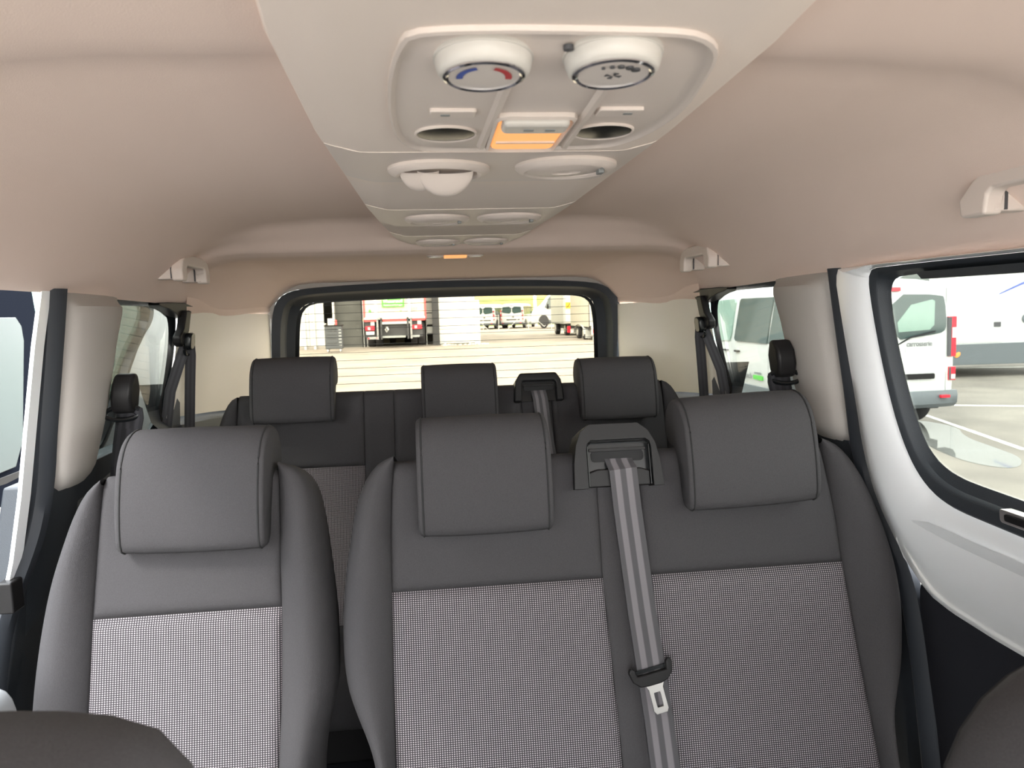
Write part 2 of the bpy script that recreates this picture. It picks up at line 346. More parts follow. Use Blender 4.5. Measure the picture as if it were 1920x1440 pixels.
# pillars, third-row windows and quarter trims on both sides
for s, nm in ((1, 'right'), (-1, 'left')):
    f = lambda y, z, d=0: SX(s, y, z, d)
    dy = .0 if s > 0 else .045
    # rubber door seal
    pth = [(1.502, 1.69), (1.495, 1.56), (1.483, 1.41), (1.482, 1.31), (1.455, 1.21), (1.43, 1.13), (1.405, 1.0), (1.39, .85), (1.385, .6)]
    if s < 0: pth = [(y + .045, z) for y, z in pth]
    P = smooth_poly([Vector((y, z, 0)) for y, z in pth], 2, False)
    rows = []
    for p in P:
        rows.append([f(p.x - .022, p.y, .012), f(p.x - .024, p.y, -.004), f(p.x - .012, p.y, -.018), f(p.x + .006, p.y, -.022), f(p.x + .022, p.y, -.014), f(p.x + .026, p.y, .01)])
    struct(obj('trim_' + ('1' if s > 0 else '2'), MB().loft(rows), 'rubber'))
    # beige pillar trim
    rows = []; n = 24
    for k in range(n + 1):
        z = 1.69 - (1.69 - 1.312) * k / n
        if s < 0: z = 1.69 - (1.69 - 1.285) * k / n
        y0 = interp([(1.29, 1.512), (1.36, 1.506), (1.53, 1.525), (1.69, 1.54)], z) + dy * .7
        y1 = interp([(1.30, 1.655), (1.42, 1.715), (1.58, 1.755), (1.667, 1.79), (1.69, 1.80)], z) + dy
        row = []
        for u, d in ((0, .012), (.0, -.012), (.04, -.026), (.12, -.036), (.3, -.044), (.5, -.046), (.72, -.042), (.88, -.032), (.96, -.020), (1, -.006), (1.0, .02)):
            d *= 1 - sm(1.65, 1.685, z)
            e = 0 if k < n - 2 else (.006 * (k - n + 2) if k < n else .02)
            row.append(f(y0 + (y1 - y0) * u + (.01 * (u < .1) if k == n else 0), z, d + e))
        rows.append(row)
    rows.append([f(y0 + (y1 - y0) * u, z - .002, .03) for u, d in ((0, 0), (0, 0), (.04, 0), (.12, 0), (.3, 0), (.5, 0), (.72, 0), (.88, 0), (.96, 0), (1, 0), (1, 0))])
    t = struct(obj('trim_' + ('3' if s > 0 else '4'), MB().loft(rows), 'trimc'))
    # dark lower pillar
    rows = []
    for z in (1.315, 1.25, 1.15, 1.0, .8, .5):
        y0 = interp([(.5, 1.41), (.9, 1.41), (1.1, 1.45), (1.2, 1.475), (1.31, 1.515)], z) + dy
        rows.append([f(y0 - .004, z, .01), f(y0, z, -.010), f(y0 + .03, z, -.022), f(y0 + .12, z, -.018), f(y0 + .3, z, -.01), f(y0 + .5, z, .0)])
    struct(obj('trim_' + ('5' if s > 0 else '6'), MB().loft(rows), 'dark'))
    # third-row window: opening with black border and glass
    go = smooth_poly([(1.60, 1.685), (2.10, 1.685), (2.23, 1.675), (2.255, 1.60), (2.235, 1.48), (2.19, 1.35), (2.14, 1.30), (2.0, 1.29), (1.60, 1.27)], 2)
    gi = smooth_poly([(1.63, 1.662), (2.10, 1.662), (2.20, 1.650), (2.243, 1.595), (2.226, 1.48), (2.182, 1.36), (2.13, 1.318), (2.0, 1.312), (1.63, 1.295)], 2)
    wn = struct(obj('window_' + ('1' if s > 0 else '2'), MB().prism([(p.x, p.y) for p in resample(gi, 50, True)], f, .012, .016), 'glass'))
    ring('window_border', go, gi, f, -.002, .013, 'blackg', wn, extra=[(.4, .002), (.7, .006)])
    # grey sill trim below the window
    rows = []
    for y, z in ((1.62, 1.285), (1.8, 1.292), (2.0, 1.300), (2.14, 1.312), (2.21, 1.36), (2.25, 1.42)):
        rows.append([f(y, z, .03), f(y, z - .008, -.005), f(y + .02, z - .04, -.018), f(y + .03, z - .12, -.02), f(y + .03, z - .3, -.01)])
    struct(obj('trim_' + ('7' if s > 0 else '8'), MB().loft(rows), 'greyt'))
    # cream quarter trim reaching the tailgate
    rows = []
    for k in range(17):
        u = k / 16; y = 2.235 + (3.0 - 2.235) * u
        row = []
        for j in range(9):
            v = j / 8; zt = 1.648 - .012 * u; zb = 1.345 - .07 * u
            z = zt + (zb - zt) * v
            yy = y + (.03 * (1 - u)) * math.sin(PI * v) * .6 - .05 * v * (1 - u)
            xo = .80 + .12 * (1.67 - z) - .01 - (.10 + .03 * v) * sm(.45, 1.0, u) - .010 * math.sin(PI * u)
            row.append((s * xo, yy, z))
        rows.append(row)
    struct(obj('trim_' + ('9' if s > 0 else '10'), MB().loft(rows), 'cream', smooth='all'))
    # upper cream strip between ceiling and quarter trim
    rows = []
    for k in range(13):
        u = k / 12; y = 2.28 + .72 * u
        xo = .80 - .012 - .088 * sm(.3, 1.0, u)
        rows.append([(s * (xo - .012), y, 1.70), (s * (xo - .008), y, 1.675), (s * (xo - .006), y, 1.648), (s * (xo + .010), y, 1.632)])
    struct(obj('trim_' + ('11' if s > 0 else '12'), MB().loft(rows), 'headliner', smooth='all'))
    # dark lower quarter
    rows = []
    for k in range(9):
        u = k / 8; y = 2.1 + .9 * u
        xo = .82 - .09 * sm(.45, 1.0, u)
        rows.append([(s * (xo + .045), y, 1.45 - .07 * u), (s * (xo + .02), y, 1.345 - .07 * u), (s * xo, y, 1.325 - .07 * u), (s * (xo - .01), y, 1.15), (s * (xo - .01), y, .42)])
    struct(obj('trim_' + ('13' if s > 0 else '14'), MB().loft(rows), 'dark'))

# painted aperture edge on the left (the door there stands open)
rows = []
for y, z in ((1.497, 1.685), (1.478, 1.58), (1.462, 1.435), (1.448, 1.30), (1.44, 1.18), (1.45, 1.09)):
    rows.append([SX(-1, y + .04, z, .015), SX(-1, y + .03, z, -.004), SX(-1, y + .0, z, -.002), SX(-1, y + .002, z, .006), SX(-1, y + .10, z, .05)])
struct(obj('trim_15', MB().loft(rows), 'paint'))
rows = []
for y, z in ((1.452, 1.04), (1.455, .98), (1.46, .85), (1.46, .6)):
    rows.append([SX(-1, y + .04, z, .012), SX(-1, y + .02, z, -.006), SX(-1, y - .012, z, -.006), SX(-1, y - .02, z, .006), SX(-1, y + .08, z, .05)])
struct(obj('trim_16', MB().loft(rows, caps=True), 'paint', bevel=.003))
o = obj('door_striker', MB().box((-.890, 1.425, 1.085), (-.862, 1.465, 1.145)), 'black', bevel=.004); tag(o, 'black latch striker on the white door edge at far left', 'latch')
# grey door-side handle block low at the far left
o = obj('seat_lever_cover', MB().prism(smooth_poly([(-.92, .955), (-.785, .955), (-.775, .975), (-.785, 1.015), (-.81, 1.03), (-.92, 1.025)], 1), lambda a, b, d: (a, 1.20 + d, b), 0, .06), 'plastic', bevel=.008)
tag(o, 'grey plastic block low at the far left beside the single seat', 'plastic cover')
o.data.materials.clear(); o.data.materials.append(mat('mid_grey_plastic', (.25, .26, .27), .5))

# rear surround and tailgate
fB = lambda x, z, d: (x, 3.0 + .02 + d + (1.7 - z) * .12, z)
outer = smooth_poly([(-.707, 1.12), (-.707, 1.43), (-.690, 1.63), (-.655, 1.712), (-.54, 1.738), (0, 1.752), (.57, 1.738), (.685, 1.70), (.715, 1.62), (.72, 1.42), (.72, 1.12)], 2)
inner = smooth_poly([(-.637, 1.18), (-.634, 1.32), (-.613, 1.60), (-.585, 1.670), (-.50, 1.683), (0, 1.690), (.50, 1.686), (.60, 1.675), (.627, 1.61), (.635, 1.41), (.64, 1.18)], 2)
tg = thing('tailgate', 'tailgate with black-framed heated rear window at the back of the van', 'tailgate', (0, 3.1, .42))
ring('window_frame', outer, inner, fB, -.03, .045, 'dark', tg, n=140, extra=[(.05, -.045), (.45, -.040), (.55, -.02), (.62, .02)])
ring('surround_trim', [(p.x * 1.10, 1.2 + (p.y - 1.2) * 1.16) for p in outer], outer, fB, -.02, -.028, 'trimc', tg, n=100)
A = resample(inner, 80, True)
obj('pane', MB().prism([(p.x * 1.01, p.y) for p in A], fB, .046, .052), 'glassr', tg)
for k in range(15):
    z = 1.665 - .0325 * k
    hw = interp([(1.1, .637), (1.32, .634), (1.58, .618), (1.63, .60), (1.665, .50), (1.68, .40)], z)
    o = obj('heating_wire', MB().box((-hw, fB(0, z, .043)[1], z - .0008), (hw, fB(0, z, .0455)[1], z + .0008)), 'chassis', tg, smooth=False)
ring('heater_busbar', inner, [(p.x * .974, p.y - .004) for p in inner], fB, .041, .041, 'blackg', tg, n=120)
obj('lower_panel', MB().box((-.72, 3.02, .42), (.72, 3.1, 1.15)), 'dark', tg, bevel=.01)
# sheet metal closing the rear corners
for s in (-1, 1):
    struct(obj('corner_post', MB().box((s * .715, 2.985, .42), (s * .87, 3.14, 1.80)), 'paint', bevel=.01))
struct(obj('roof_end', MB().box((-.87, 3.0, 1.755), (.87, 3.14, 1.90)), 'paint', bevel=.01))

# ================================================================== OVERHEAD CONSOLE
con = thing('overhead_console', 'long light grey ceiling console with dials, lamp and air vents', 'ceiling console', (.02, 1.1, 1.84))
CX = .02
def chw(y): return interp([(-.3, .170), (.45, .184), (.6, .200), (.9, .209), (1.5, .202), (1.8, .190), (2.0, .178), (2.10, .165), (2.17, .148), (2.20, .13)], y)
def cz(y): return interp([(-.3, 1.822), (1.9, 1.818), (2.10, 1.812), (2.17, 1.803), (2.20, 1.795)], y)
PROF = [(1.02, .060), (1.02, .018), (1.005, .012), (.97, .0095), (.84, .003), (.80, .0006), (.74, 0), (.4, 0), (0, 0)]
def crow(y, up=0, prof=PROF):
    h = chw(y); z = cz(y)
    a = [(CX - h * f, y, z + d + up) for f, d in prof]; b = [(CX + h * f, y, z + d + up) for f, d in prof[:-1]][::-1]
    return a + b
ysc = [-.3, 0, .2, .4, .45, .5, .55, .6, .7, .8, .9, 1.0, 1.1, 1.2, 1.3, 1.5, 1.7, 1.8, 1.9, 1.95, 2.0, 2.05, 2.1, 2.13, 2.16, 2.18, 2.20]
rows = [crow(y) for y in ysc]; rows.append([(p[0], 2.205, p[2] + .03) for p in rows[-1]])
obj('console_body', MB().loft(rows), 'console', con)
# smooth plastic bands that carry the vents
def band(name, y0, y1, m='plastic'):
    rows = []
    pf = [(1.0, .011), (.97, .0085), (.84, .0015), (.79, -.0002), (.74, -.0008), (.4, -.0012), (0, -.0014)]
    n = 8
    rws = [crow(y0 + (y1 - y0) * k / n, 0, pf) for k in range(n + 1)]
    rws = [[(p[0], p[1], p[2] + .004) for p in rws[0]]] + rws + [[(p[0], p[1], p[2] + .004) for p in rws[-1]]]
    return obj(name, MB().loft(rws), m, con)
band('vent_band', .945, 1.150); band('vent_band', 1.45, 1.71); band('vent_band', 1.92, 2.15)
# control panel
pan = [(-.070, .540), (.115, .540), (.145, .552), (.168, .585), (.182, .66), (.196, .75), (.190, .84), (.172, .895), (.150, .920), (-.06, .930), (-.083, .912), (-.098, .86), (-.100, .75), (-.093, .64), (-.082, .57)]
pan = [(x + 0.0, y) for x, y in pan]
P1 = resample([Vector((x, y, 0)) for x, y in smooth_poly([Vector((x, y)) for x, y in pan], 2)] if False else [Vector((p.x, p.y, 0)) for p in smooth_poly([Vector((x, y, 0)) for x, y in pan], 2)], 90, True)
cc = Vector((.035, .76, 0))
def pr(f, z): return [(cc.x + (p.x - cc.x) * f, cc.y + (p.y - cc.y) * f, z) for p in P1]
Z0 = 1.819
cp = obj('control_panel', MB().loft([pr(1.01, Z0 + .004), pr(1.008, Z0 - .0025), pr(.99, Z0 - .0035), pr(.972, Z0 - .0015), pr(.955, Z0 + .0), pr(.90, Z0 - .001), pr(.86, Z0 - .004), pr(.02, Z0 - .005)], closed=True), 'plastic', con)
ZP = Z0 - .005
# two raised ribs running from the dials
for x0, x1 in ((.006, -.001), (.093, .098)):
    obj('panel_rib', MB().loft([[(x0 + (x1 - x0) * v - .006, y, ZP + .002), (x0 + (x1 - x0) * v - .002, y, ZP - .004), (x0 + (x1 - x0) * v + .003, y, ZP - .004), (x0 + (x1 - x0) * v + .007, y, ZP + .002)] for v, y in [(k / 6, .63 + .26 * k / 6) for k in range(7)]]), 'plastic', con)
obj('panel_screw', MB().lathe((.043, .565, ZP), (0, 0, -1), [(.004, -.002), (.004, .0015), (.002, .002)], 12), 'ink', con)
# dials
for i, (x, y) in enumerate(((-.019, .590), (.081, .583))):
    k = obj('dial', MB().lathe((x, y, ZP), (0, -.05, -1), [(.039, -.004), (.039, .0005), (.0375, .001), (.0375, .003), (.037, .0065), (.0355, .0105), (.0335, .0125), (.032, .013), (.0315, .011)], 48), 'white', con)
    lab(k, 'white rotary dial with a %s ring' % ('blue and red' if i == 0 else 'fan speed'))
    obj('dial_ring', MB().lathe((x, y, ZP), (0, -.05, -1), [(.0318, .009), (.0318, .0142), (.0295, .0152), (.0275, .0142), (.0275, .009)], 48), 'chrome', k)
    obj('dial_face', MB().lathe((x, y, ZP), (0, -.05, -1), [(.0278, .007), (.0278, .0135), (.02, .0140), (.001, .0140)], 40), 'dial', k)
    zf = ZP - .0142
    def arc(a0, a1, r0, r1, m, nm):
        rws = []
        for q in range(13):
            a = math.radians(a0 + (a1 - a0) * q / 12); rws.append([(x + r * math.cos(a), y - .0018 + r * math.sin(a), zf + .05 * r * math.sin(a) * -1 - .0004) for r in (r0, r1)])
        return obj(nm, MB().loft(rws), m, k)
    if i == 0:
        arc(250, 172, .0165, .0215, 'blue', 'blue_arc'); arc(290, 368, .0165, .0215, 'red', 'red_arc')
    else:
        for a, rr in ((235, .0015), (255, .002), (275, .0026), (297, .0032), (318, .0036)):
            aa = math.radians(a); obj('speed_mark', MB().lathe((x + .0195 * math.cos(aa), y + .0195 * math.sin(aa), zf + .001), (0, 0, -1), [(rr, 0), (rr, .0014)], 12), 'ink', k)
        mbk = MB()
        for q in range(4):
            a = q * PI / 2 + .4; c_, s_ = math.cos(a), math.sin(a)
            mbk.prism([(.001, -.0005), (.006, -.003), (.0065, .001)], lambda p, r_, d: (x + p * c_ - r_ * s_, y + p * s_ + r_ * c_, zf + d), 0, -.0006)
        obj('fan_symbol', mbk, 'ink', k, smooth=False)
# map-light buttons, spot lamps and central lamp
for i, (x, y) in enumerate(((-.038, .742), (.126, .737))):
    b = obj('lamp_button', MB().prism(rrect(x - .0225, x + .0225, y - .012, y + .012, .003), lambda a, b_, d: (a, b_, ZP - d), -.003, .003), 'plastic', con, bevel=.0015)
    obj('button_mark', MB().prism(rrect(x - .012, x - .003, y - .003, y + .003, .001), lambda a, b_, d: (a + (.016 if i else 0), b_, ZP - d), .0028, .0034), 'greyp', b)
for x, y in ((-.043, .828), (.129, .820)):
    bz = obj('spot_lamp', MB().lathe((x, y, ZP), (0, 0, -1), [(.034, -.003), (.034, .001), (.033, .0022), (.0315, .0014), (.031, -.002)], 36), 'plastic', con)
    obj('spot_lens', MB().lathe((x, y, ZP), (0, 0, -1), [(.0315, -.003), (.0312, .0012), (.02, .0020), (.001, .0022)], 36), 'lens', bz)
lf = obj('lamp_frame', MB().loft([[(p[0], p[1], z) for p in resample([Vector((a, b, 0)) for a, b in rrect(.046 - w_, .046 + w_, .822 - l_, .822 + l_, .012)], 48, True)] for w_, l_, z in ((.042, .079, ZP + .002), (.0415, .0785, ZP - .004), (.039, .075, ZP - .006), (.0365, .071, ZP - .002))], closed=True), 'plastic', con)
obj('lamp_lens', MB().prism(rrect(.046 - .0362, .046 + .0362, .760, .889, .010), lambda a, b_, d: (a, b_, ZP - d - .10 * max(0, b_ - .89) * 0), -.002, .0045), 'amber', lf, bevel=.003)
sw = obj('lamp_switch', MB().prism(rrect(.046 - .034, .046 + .034, .748, .783, .007), lambda a, b_, d: (a, b_, ZP - d), -.002, .012), 'white', lf, bevel=.005, seg=3)
for q in (-.012, .010): obj('switch_mark', MB().box((.046 + q, .762, ZP - .0126), (.046 + q + .010, .768, ZP - .0119)), 'greyp', lf)
obj('lens_rim', MB().box((.046 - .033, .846, ZP - .0065), (.046 + .033, .850, ZP - .004)), 'plastic', lf)
# air vents
def vent(x, y, r, opened, zb):
    v = obj('air_vent', MB().lathe((x, y, zb), (0, 0, -1), [(r * 1.12, -.003), (r * 1.12, .002), (r * 1.05, .006), (r * .93, .0085), (r * .84, .006), (r * .82, 0), (r * .6, -.001), (.001, -.001)], 44, sx=1.12), 'plastic', con)
    if opened:
        lab(v, 'open air vent with two tilted scoops')
        for off, tilt, rad in ((-.44, .010, .42), (.14, .018, .60)):
            rws = []
            for a in range(9):
                t = a / 8; rws.append([])
                for b in range(21):
                    ph = PI * b / 20
                    xx = x + off * r * 1.1 + rad * r * 1.15 * math.cos(ph) * (1 - .0 * t) ; zz = zb - .002 - (tilt + .012) * math.sin(ph) * (.15 + .85 * math.sin(t * PI / 2)) 
                    yy = y - r * .15 + t * r * .60 * math.sin(ph) - r * .35
                    rws[-1].append((xx, yy + r * .4, zz))
            obj('vent_scoop', MB().loft(rws[::-1]), 'plastic', v, smooth='all')
    else:
        lab(v, 'closed air vent with a round finger pad')
        obj('vent_disc', MB().lathe((x, y, zb), (.04, 0, -1), [(r * .82, -.002), (r * .80, .004), (r * .7, .007), (r * .3, .0085), (r * .26, .0065), (.001, .0060)], 40, sx=1.22), 'plastic', v)
        obj('vent_tab', MB().box((x + r * .78, y - .012, zb - .011), (x + r * .92, y + .006, zb - .002)), 'greyp', v, bevel=.001)
zb = 1.8165
vent(-.048, 1.045, .056, True, zb); vent(.126, 1.030, .056, False, zb)
vent(-.046, 1.570, .054, False, zb - .001); vent(.104, 1.565, .054, False, zb - .001)
vent(-.040, 2.035, .048, False, 1.812); vent(.090, 2.03, .048, False, 1.812)

# rear roof lamp on the back of the beam
rl = thing('roof_lamp', 'small lit roof lamp with two pale side lenses behind the console', 'lamp', (.012, 2.262, 1.80))
obj('lamp_base', MB().prism(rrect(-.073, .097, 2.225, 2.262, .015), lambda a, b, d: (a, b, 1.797 - d), 0, .010), 'plastic', rl, bevel=.004)
obj('lamp_lens', MB().box((-.022, 2.222, 1.783), (.046, 2.256, 1.792)), 'amber', rl, bevel=.002)
for x in (-.048, .072): obj('spot_lens', MB().lathe((x, 2.24, 1.791), (0, 0, -1), [(.014, 0), (.013, .006), (.001, .007)], 24, sx=1.4), 'white', rl)

# ================================================================== GRAB HANDLES
def handle(name_label, s, y0, y1, x, z0, drop, lw=.022):
    h = thing('grab_handle', name_label, 'grab handle', (s * x, (y0 + y1) / 2, z0), 'grab handles on the ceiling edge')
    # bar runs along Y, legs drop at both ends; the face looks to the cabin
    path = smooth_poly([(y0, z0 - drop), (y0 + .0, z0 + .0), (y1, z0), (y1, z0 - drop)], 0, False)
    o_ = [(y0 - lw, z0 - drop), (y0 - lw - .004, z0 - drop * .45), (y0 - .012, z0 + .004), (y0 + .02, z0 + .018), (y1 - .02, z0 + .018), (y1 + .012, z0 + .004), (y1 + lw + .004, z0 - drop * .45), (y1 + lw, z0 - drop)]
    i_ = [(y1 - .012, z0 - drop), (y1 - .016, z0 - drop * .4), (y1 - .024, z0 - .012), (y0 + .024, z0 - .012), (y0 + .016, z0 - drop * .4), (y0 + .012, z0 - drop)]
    obj('handle_bar', MB().prism(o_ + i_, lambda a, b, d: (s * (x - d + .35 * (b - z0) * -1 * 0), a, b), -.012, .016), 'plastic', h, bevel=.006, seg=3)
    for y in (y0, y1):
        obj('mount', MB().box((s * (x + .05), y - .014, z0 - drop + .004), (s * (x - .004), y + .014, z0 - .01)), 'plastic', h, bevel=.004)
        obj('hinge_gap', MB().box((s * (x + .012), y - .0155, z0 - drop + .006), (s * (x + .016), y + .0155, z0 - .012)), 'ink', h)
    return h
handle('beige grab handle above the window at the right edge, nearest the camera', 1, .70, .945, .690, 1.775, .045, .034)
handle('beige grab handle at the right end of the rear ceiling beam', 1, 1.95, 2.135, .690, 1.770, .050)
handle('beige grab handle at the left end of the rear ceiling beam', -1, 1.95, 2.135, .690, 1.770, .050)

# ================================================================== SEATS
def ushape(mb, o_, i_, fn, d0, d1):
    # band between an outer and an inner open outline (same count), with thickness
    n = len(o_); k = len(mb.v)
    for d in (d0, d1):
        for P in (o_, i_):
            for a, b in P: mb.v.append(tuple(fn(a, b, d)))
    I = lambda l, q: k + l * n + q      # layers: 0 outer d0, 1 inner d0, 2 outer d1, 3 inner d1
    for q in range(n - 1):
        mb.f += [(I(0, q), I(0, q + 1), I(1, q + 1), I(1, q)), (I(2, q), I(3, q), I(3, q + 1), I(2, q + 1)), (I(0, q), I(2, q), I(2, q + 1), I(0, q + 1)), (I(1, q), I(1, q + 1), I(3, q + 1), I(3, q))]
    mb.f += [(I(0, 0), I(1, 0), I(3, 0), I(2, 0)), (I(0, n - 1), I(2, n - 1), I(3, n - 1), I(1, n - 1))]
    return mb
class Fr:
    def __init__(s, y0, z0): s.p = Vector((0, y0, z0)); s.U = Vector((0, .26, .966)); s.N = Vector((0, -.966, .26)); s.z0 = z0
    def t(s, z): return (z - s.z0) / .966
    def __call__(s, x, z, h): return s.p + Vector((x, 0, 0)) + s.U * s.t(z) + s.N * h     # z is the height on the plane
def patch(name, fr, xl, xr, z0, z1, m, parent, nu=14, nv=18, wrap=False, puff=.007, lift=.0):
    # padded cloth panel between side curves xl(z), xr(z)
    zs = [z0 + (z1 - z0) * k / nv for k in range(nv + 1)]
    us = [0, .012, .03, .06] + [.06 + .88 * k / nu for k in range(1, nu)] + [.94, .97, .988, 1]
    rows = []; uvs = []
    vs = [(z0, -.03)] + [(z, 0) for z in zs]
    if not wrap: vs += [(z1, -.03)]
    for z, hd in vs:
        a, b = xl(z), xr(z); r = []; uu = []
        for u in us:
            x = a + (b - a) * u
            e = min(x - a, b - x, (z - z0), (z1 - z) if not wrap else 9)
            h = lift - puff * (1 - min(1, e / .014)) ** 2 + hd
            r.append(fr(x, z, h)); uu.append((x, z))
        first = fr(a, z, -.03); last = fr(b, z, -.03)
        rows.append([first] + r + [last]); uvs.append([(a, z)] + uu + [(b, z)])
    if wrap:
        R = .035
        for k in range(1, 8):
            an = PI / 2 * k / 7
            zz = z1 + R * math.sin(an) * .966; hh = -R * (1 - math.cos(an))
            a, b = xl(z1), xr(z1)
            rows.append([fr(a, zz, hh - .03)] + [fr(a + (b - a) * u, zz, hh + lift - puff * (1 - min(1, min(u, 1 - u) * (b - a) / .014)) ** 2) for u in us] + [fr(b, zz, hh - .03)])
            uvs.append([(a, zz)] * (len(us) + 2))
        rows.append([Vector(p) + fr.N * -.07 for p in rows[-1]]); uvs.append(uvs[-1])
    return obj(name, MB().loft(rows, uvs=uvs), m, parent, smooth='all')
def bolster(name, fr, seam, outl, m, parent, hb=1.0, n=44, depth=.13):
    S = resample([Vector((x, z, 0)) for x, z in smooth_poly([Vector((x, z, 0)).to_2d() for x, z in seam], 0, False)] if False else [Vector((x, z, 0)) for x, z in seam], n)
    O = resample([p for p in smooth_poly([Vector((x, z, 0)) for x, z in outl], 2, False)], n)
    prof = [(0, -.03), (0, -.007), (.03, -.001), (.12, .010), (.28, .022), (.45, .030), (.62, .030), (.78, .020), (.90, .002), (.97, -.022), (1, -.05), (1, -.08), (.97, -.11), (.88, -depth)]
    rows = []
    for k in range(n):
        tp = min(1, k / 8); r = []
        for f, h in prof:
            p = S[k].lerp(O[k], f); hh = h * hb * (.25 + .75 * tp) if h > 0 else h
            r.append(fr(p.x, p.y, hh))
        rows.append(r)
    return obj(name, MB().loft(rows), m, parent, smooth='all')
def seamline(fr, pts, parent, r=.0016, h=-.001):
    P = smooth_poly([Vector((x, z, 0)) for x, z in pts], 1, False)
    return obj('seam', MB().tube([fr(p.x, p.y, h) for p in P], r, 6), 'seam', parent)
def headrest(parent, cx, y, z0, wd, hgt, label=None, tilt=0, yaw=0):
    # side profile in (y, z), swept across the width
    k = hgt / .215
    prof = [(.0, .0), (-.006, .012), (-.002, .06), (.008, .11), (.022, .155), (.040, .185), (.064, .203), (.095, .212), (.128, .205), (.150, .185), (.158, .155), (.150, .125), (.128, .112), (.100, .112), (.078, .105), (.064, .080), (.050, .045), (.040, .012), (.032, -.004), (.016, -.006)]
    P = resample([p for p in smooth_poly([Vector((a, b, 0)) for a, b in prof], 1)], 44, True)
    cen = Vector((.06, .12, 0)); rows = []
    ca, sa = math.cos(yaw), math.sin(yaw)
    secs = [(-1, .90), (-.99, .95), (-.965, .983), (-.93, .997), (-.915, .992), (-.90, 1.0), (-.6, 1.012), (-.3, 1.018), (0, 1.02), (.3, 1.018), (.6, 1.012), (.90, 1.0), (.915, .992), (.93, .997), (.965, .983), (.99, .95), (1, .90)]
    for u, sc_ in secs:
        r = []
        for p in P:
            q = cen + (p - cen) * sc_
            xx = u * wd / 2; yy = q.x * k
            r.append((cx + xx * ca - yy * sa, y + xx * sa + yy * ca, z0 + q.y * k + tilt * xx))
        rows.append(r)
    h = obj('headrest', MB().loft(rows, closed=True, caps=True), 'seat', parent, smooth='all')
    for s in (-1, 1):
        pts = []
        for p in P[0:44]:
            q = cen + (p - cen) * 1.0
            xx = s * wd / 2 * .925; yy = q.x * k
            pts.append((cx + xx * ca - yy * sa, y + xx * sa + yy * ca, z0 + q.y * k + tilt * xx))
        obj('headrest_piping', MB().tube(pts, .0018, 6, closed=True), 'seam', h)
        xx = s * .06
        obj('headrest_post', MB().tube([(cx + xx * ca, y + .10, z0 - .06), (cx + xx * ca, y + .112, z0 + .14 * k)], .006, 10), 'silver', h)
    return h
def shell(fr, outl, parent, depth=.13):
    c = Vector((sum(p[0] for p in outl) / len(outl), sum(p[1] for p in outl) / len(outl)))
    pts = [(c.x + (x - c.x) * .975, c.y + (z - c.y) * .975) for x, z in outl]
    return obj('seat_back_shell', MB().prism(pts, lambda a, b, d: fr(a, b, -d), .045, depth + .005), 'seat', parent, bevel=.02, seg=3)
def cushion(parent, x0, x1, y0, y1, zt):
    mb = MB().prism([(y0 + .03, zt - .16), (y0, zt - .10), (y0 + .01, zt - .02), (y0 + .06, zt + .015), (y0 + .2, zt), (y1 - .06, zt - .03), (y1, zt - .05), (y1, zt - .16)], lambda a, b, d: (d, a, b), x0, x1)
    obj('seat_cushion', mb, 'seat', parent, bevel=.025, seg=3)
    obj('seat_base', MB().box((x0 + .06, y0 + .12, .42), (x1 - .06, y1 - .06, zt - .15)), 'black', parent, bevel=.01)

F2 = Fr(1.42, 1.25); F3 = Fr(2.38, 1.38)
# ---- double seat
ds = thing('double_seat', 'charcoal double seat in the middle row with two dotted inserts', 'car seat', (.305, 1.2, .42))
sL = [(-.151, 1.335), (-.157, 1.28), (-.161, 1.2), (-.162, 1.098), (-.164, .92), (-.165, .79), (-.166, .60)]
oL = [(-.151, 1.345), (-.180, 1.338), (-.207, 1.31), (-.228, 1.265), (-.243, 1.19), (-.256, 1.11), (-.261, 1.02), (-.256, .945), (-.243, .898), (-.216, .840), (-.203, .797), (-.195, .70), (-.195, .60)]
sR = [(.728, 1.328), (.737, 1.25), (.743, 1.19), (.745, 1.095), (.757, .9), (.771, .714), (.776, .60)]
oR = [(.728, 1.340), (.762, 1.330), (.792, 1.300), (.818, 1.255), (.840, 1.195), (.858, 1.131), (.867, 1.059), (.865, .988), (.848, .909), (.822, .852), (.806, .815), (.800, .749), (.800, .60)]
fx = lambda tab: (lambda z: interp([(b, a) for a, b in tab], z))
cL = lambda z: interp([(.6, .262), (.76, .260), (.9, .256), (1.085, .248), (1.31, .251)], z)
cR = lambda z: interp([(.6, .350), (.75, .347), (.93, .340), (1.088, .335), (1.30, .338)], z)
ZT = 1.302
patch('upper_panel', F2, fx(sL), cL, 1.095, ZT, 'seat', ds, wrap=True)
patch('upper_panel', F2, cR, fx(sR), 1.095, ZT, 'seat', ds, wrap=True)
patch('centre_panel', F2, cL, cR, .60, ZT, 'seat', ds, nu=6, wrap=True, puff=.004, lift=-.002)
lab(patch('insert_panel', F2, fx(sL), cL, .60, 1.095, 'insert', ds, nv=24), 'dotted grey woven insert')
lab(patch('insert_panel', F2, cR, fx(sR), .60, 1.095, 'insert', ds, nv=24), 'dotted grey woven insert')
bolster('bolster', F2, sL, oL, 'seat', ds); bolster('bolster', F2, sR, oR, 'seat', ds)
shell(F2, [(-.15, 1.33)] + [(p.x, p.y) for p in smooth_poly([Vector((a, b, 0)) for a, b in oL[1:]], 1, False)] + [(p.x, p.y) for p in smooth_poly([Vector((a, b, 0)) for a, b in oR[1:]], 1, False)][::-1] + [(.728, 1.33)], ds)
cushion(ds, -.2, .80, .82, 1.30, .72)
headrest(ds, .023, 1.368, 1.203, .258, .215)
headrest(ds, .552, 1.362, 1.228, .270, .212, tilt=.03)
